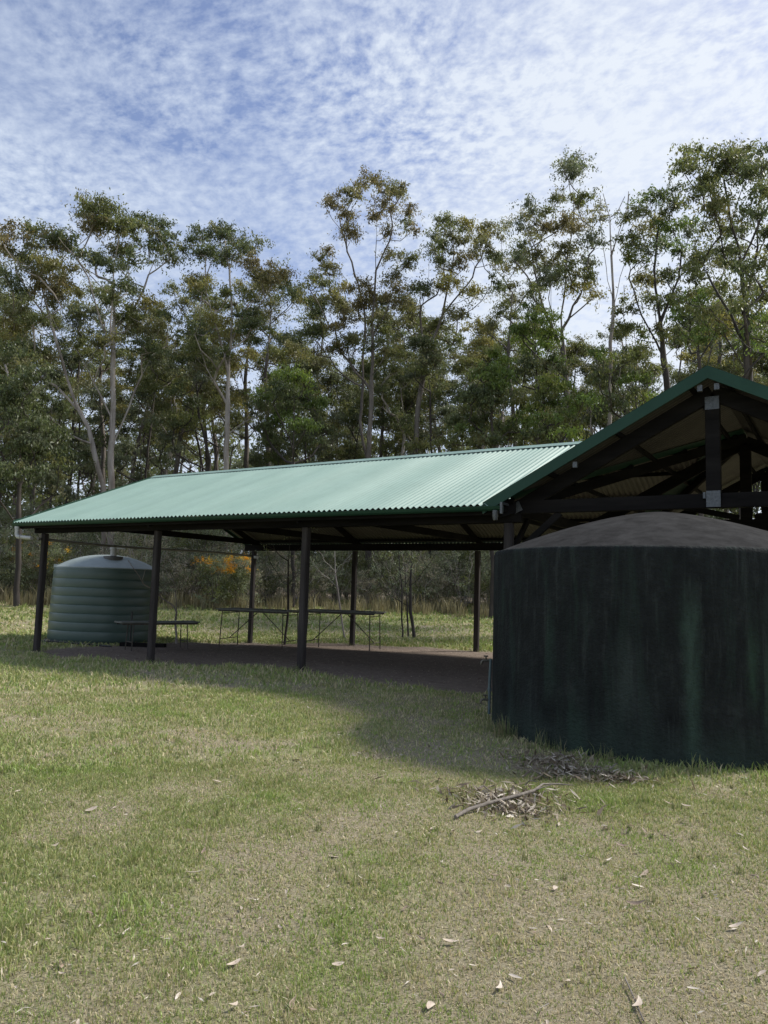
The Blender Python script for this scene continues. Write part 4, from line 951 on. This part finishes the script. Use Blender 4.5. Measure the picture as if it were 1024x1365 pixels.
        Vs.append(np.concatenate([np.stack([b0, b1, m0, m1], 1), np.stack([m1, m0, tp, tp-np.array([0, 0, .0005])], 1)], 1).reshape(-1, 3))
        far = h0 > .3; ba = np.array([.26, .23, .13]) if far else np.array([.17, .20, .085])
        T = ba*(.7+.6*rng.random((nb, 1))); T = np.where((rng.random(nb) < .3)[:, None], np.array([.30, .26, .15]), T); Ts.append(np.repeat(T, 2, 0))
    me = np_mesh('grass', np.concatenate(Vs), 4, np.concatenate(Ts), M['grass'])
    tag(link('grass', me), 'short patchy green and straw grass over the clearing', 'grass', kind='stuff')
grass()

# ------------------------------------------------------------------ fallen gum leaves
def leaf_mesh(seed, ln=.10, wd=.018, curl=.5):
    rng = random.Random(seed); s = MB(); n = 9; vs = []; cv = rng.uniform(-.5, .5); tw = rng.uniform(-.8, .8)
    for i in range(n):
        t = i/(n-1); w_ = wd*math.sin(PI*min(1, .06+t*.94))**.7*(1-.25*t)+.0006
        cx = (t-.5)*ln; cy = cv*ln*(t-.5)**2*2; z = curl*ln*.5*((t-.5)**2)*2+.004
        for k in (-1, 0, 1): vs.append((cx, cy+k*w_, z+(abs(k)*w_*.45)+k*w_*tw*t*.8))
    fs = [(i*3+k, i*3+k+1, i*3+k+4, i*3+k+3) for i in range(n-1) for k in (0, 1)]
    s.add(vs, fs); me = bpy.data.meshes.new('fallen_leaf'); me.from_pydata(s.v, [], s.f); me.update(); me.polygons.foreach_set('use_smooth', [True]*len(me.polygons)); return me
def dl(name, c1, c2):
    m = simple(name, c1, c2, 40, .65, (1, 1, 1), bstr=.2); return m
DM = [dl('leaf_pale', (.42, .36, .29), (.60, .54, .46)), dl('leaf_tan', (.17, .12, .085), (.33, .25, .18)), dl('leaf_pink', (.34, .27, .21), (.52, .45, .36))]
LM = []
for k in range(12):
    me = leaf_mesh(k, .085+.012*(k % 4), .012+.003*(k % 3), .1+.14*(k % 4)); me.materials.append(DM[k % 3]); LM.append(me)
LLAB = {0: 'pale cream dry gum leaf lying loose on the grass', 1: 'tan dry gum leaf lying loose on the grass', 2: 'pinkish dry gum leaf lying loose on the grass'}
LGR = {0: 'pale cream fallen gum leaves', 1: 'tan fallen gum leaves', 2: 'pinkish fallen gum leaves'}
def ground_hit(u, v):
    r = ray(u, v); t = -CAMZ/r[2]; p = r*t
    for _ in range(4): t = (hz(p[0], p[1])-CAMZ)/r[2]; p = r*t
    return p[0], p[1]
seen = [(30,1000),(125,1083),(152,1082),(270,1140),(262,1168),(325,1165),(405,1140),(445,1143),(85,1288),(160,1220),(165,1247),(315,1347),(310,1290),(120,1222),(485,1178),(505,1012),(520,1040),(575,1115),(655,1172),(740,1187),(712,1243),(735,1238),(850,1185),(845,1210),(862,1168),
 (915,1078),(892,1075),(940,1088),(867,1117),(858,1112),(975,920),(925,1297),(922,1323),(1012,1305),(1010,1170),(980,1240),(955,1225),(905,1155),(690,1308),(665,1320),(722,1350),(855,1345),(810,1150),(830,1130),(640,1110),(605,1112),(577,1108),(345,1230),(200,1010),(60,1010),(105,1005),(470,955),(560,980),(410,945),(370,1000),(290,1045),(540,1215),(600,1260),(450,1290),(240,1330),(390,1345),(570,1345),(940,1195),(985,1115)]
rnd = random.Random(31); allp = [ground_hit(u+rnd.uniform(-3, 3), v) for u, v in seen]
while len(allp) < 260:
    u, v = rnd.uniform(-60, 1080), 905+rnd.random()**1.3*480
    x, y = ground_hit(u, v)
    if math.hypot(x-TC[0], y-TC[1]) < TR+.05 or y < .5: continue
    allp.append((x, y))
for k, (x, y) in enumerate(allp):
    big_ = k < len(seen); j = rnd.randrange(12); o = bpy.data.objects.new('fallen_leaf', LM[j]); COL.objects.link(o)
    o.location = (x, y, hz(x, y)+rnd.uniform(.010, .018)); o.rotation_euler = (rnd.uniform(-.35, .35), rnd.uniform(-.3, .3), rnd.random()*6.28)
    if rnd.random() < .15: o.rotation_euler[0] += PI*.9
    q = (rnd.uniform(.45, .8) if big_ else rnd.uniform(.15, .45))*min(1, .45+.13*math.hypot(x, y)); o.scale = (q, q, q); tag(o, LLAB[j % 3], 'leaf', LGR[j % 3])
# fine litter: countless scraps
def litter(name, P, n, lnr, tints, label, zr=(.004, .02), up=.15, seed=3, wr=.17):
    rng = np.random.default_rng(seed); x, y = P; n = len(x); z = height(x, y)+rng.uniform(*zr, n)
    ax = np.stack([rng.normal(size=n), rng.normal(size=n), rng.normal(size=n)*up], 1); ax /= np.linalg.norm(ax, axis=1)[:, None]
    sd_ = np.cross(ax, np.stack([rng.normal(size=n)*.5, rng.normal(size=n)*.5, np.ones(n)], 1)); sd_ /= np.linalg.norm(sd_, axis=1)[:, None]
    ln = rng.uniform(*lnr, n)[:, None]; p = np.stack([x, y, z], 1); w_ = ln*wr*rng.uniform(.4, 1.1, n)[:, None]
    V = np.stack([p-ax*ln*.5, p+sd_*w_*.5+np.array([0, 0, .002]), p+ax*ln*.5, p-sd_*w_*.5], 1).reshape(-1, 3)
    T = np.array(tints)[rng.integers(len(tints), size=n)]*rng.uniform(.7, 1.2, (n, 1))
    return V, T
rng = np.random.default_rng(88)
n_ = 17000; r = 1.5+22*rng.random(n_)**.8; a_ = -YAW+np.radians(rng.uniform(-36, 36, n_)); x, y = r*np.sin(a_), r*np.cos(a_); k_ = np.hypot(x-TC[0], y-TC[1]) > TR+.02
V1, T1 = litter('l', (x[k_], y[k_]), 0, (.012, .05), [(.42, .37, .29), (.24, .18, .13), (.15, .11, .08), (.58, .53, .45)], '', seed=4)
n_ = 16000; x = rng.uniform(-22, 6, n_); y = rng.uniform(18.6, 30, n_); dns = smooth(.42, .62, fbm(x, y, 2.2, 71)); k_ = rng.random(n_) < .12+.88*dns*np.exp(-((y-24)/3.5)**2)
V2, T2 = litter('l', (x[k_], y[k_]), 0, (.05, .14), [(.40, .35, .29), (.24, .18, .14), (.50, .46, .40)], '', seed=5, up=.5)
n_ = 11000; x = rng.uniform(-16, 2, n_); y = rng.uniform(10.1, 17.6, n_)
V3, T3 = litter('l', (x, y), 0, (.02, .08), [(.17, .12, .09), (.10, .07, .055), (.27, .22, .18)], '', seed=6)
tag(link('leaf_litter', np_mesh('leaf_litter', np.concatenate([V1, V2, V3]), 4, np.concatenate([T1, T2, T3]), M['dryleaf'])), 'fine scraps of dry leaf and bark strewn over the clearing', 'leaf litter', kind='stuff')
def heap(name, label, pxs, n_, seed, hgt, lnr=(.05, .13)):
    rng = np.random.default_rng(seed); X = []; Y = []; Z = []
    for u, v, s_ in pxs:
        x, y = ground_hit(u, v); m = int(n_*s_); X.append(x+rng.standard_t(4, size=m)*.12*s_**.5*1.2); Y.append(y+rng.standard_t(4, size=m)*.075*s_**.5*1.2)
    x = np.concatenate(X); y = np.concatenate(Y); k_ = np.hypot(x-TC[0], y-TC[1]) > TR+.03; x, y = x[k_], y[k_]
    V, T = litter(name, (x, y), 0, lnr, [(.33, .285, .21), (.22, .175, .12), (.15, .115, .08), (.46, .41, .33), (.12, .09, .06)], '', (.004, hgt), .5, seed, .22)
    tag(link(name, np_mesh(name, V, 4, T, M['dryleaf'])), label, 'leaf litter', kind='stuff')
heap('leaf_heap', 'heap of dry curled gum leaves under the fallen stick', [(640,1066,1.4),(665,1064,1.5),(690,1068,1.5),(712,1060,.8),(680,1085,.8),(700,1082,.8),(655,1078,.7)], 105, 9, .038, (.05, .13))
heap('leaf_heap', 'heap of dry curled gum leaves against the foot of the concrete tank', [(722,1015,1.1),(745,1022,1.3),(735,1035,1.0),(770,1034,1.3),(795,1036,1.3),(820,1040,1.0),(840,1042,.5),(755,1012,.6)], 120, 10, .050, (.05, .13))
heap('leaf_heap', 'small flat patch of dry leaves on the grass in front of the third post', [(490,1010,.7),(375,945,.5)], 120, 11, .02, (.03, .07))
# fallen stick
pts = [ground_hit(u, v) for u, v in ((607, 1093), (625, 1085), (650, 1079), (690, 1070), (712, 1064), (724, 1055), (745, 1053), (765, 1053))]
p0 = Vector((pts[3][0], pts[3][1], hz(*pts[3])))
st = empty('fallen_stick', p0, 'long bent grey stick lying across the heap of dry leaves', 'stick')
s = MB(); q = [Vector((x, y, hz(x, y)+h_))-p0 for (x, y), h_ in zip(pts, (.02, .03, .04, .05, .055, .055, .045, .035))]
s.tube(q, [.012, .013, .0125, .0115, .0105, .008, .006, .003], 9); s.build('stem', M['stick'], st, ang=60)
s = MB(); s.tube([q[4], q[4]+Vector((.05, .06, .02)), q[4]+Vector((.09, .14, .03))], [.006, .004, .002], 6); s.tube([q[2], q[2]+Vector((-.03, .07, .01)), q[2]+Vector((-.02, .12, .02))], [.006, .004, .002], 6); s.build('twig', M['stick'], st, ang=60)
a1, a2 = ground_hit(833, 1310), ground_hit(858, 1365); a3 = ground_hit(845, 1335)
world_tube('twig', [(a1[0], a1[1], hz(*a1)+.02), (a3[0], a3[1], hz(*a3)+.015), (a2[0], a2[1], hz(*a2)+.012)], .0035, M['stick'], 'thin bare twig on the grass near the bottom of the photo', 'twig', 6)

rnd = random.Random(9)
for k, (u, v) in enumerate(((735, 1000), (760, 1018), (790, 1030), (700, 1050), (655, 1060), (675, 1078), (812, 1030), (728, 1040), (748, 1008))):
    x, y = ground_hit(u, v); 
    if math.hypot(x-TC[0], y-TC[1]) < TR+.12: continue
    a_ = rnd.random()*6.28; l_ = rnd.uniform(.12, .26); z = hz(x, y)+.02; s = MB()
    s.tube([(0, 0, 0), (l_*.5*math.cos(a_), l_*.5*math.sin(a_), .05), (l_*math.cos(a_+.25), l_*math.sin(a_+.25), rnd.uniform(.01, .09))], [.0055, .0045, .002], 6)
    o = s.build('twig', M['stick'], None, ang=60); o.location = (x, y, z)
    tag(o, 'short grey twig caught in the dry leaves near the concrete tank', 'twig', 'twigs in the leaf heaps')
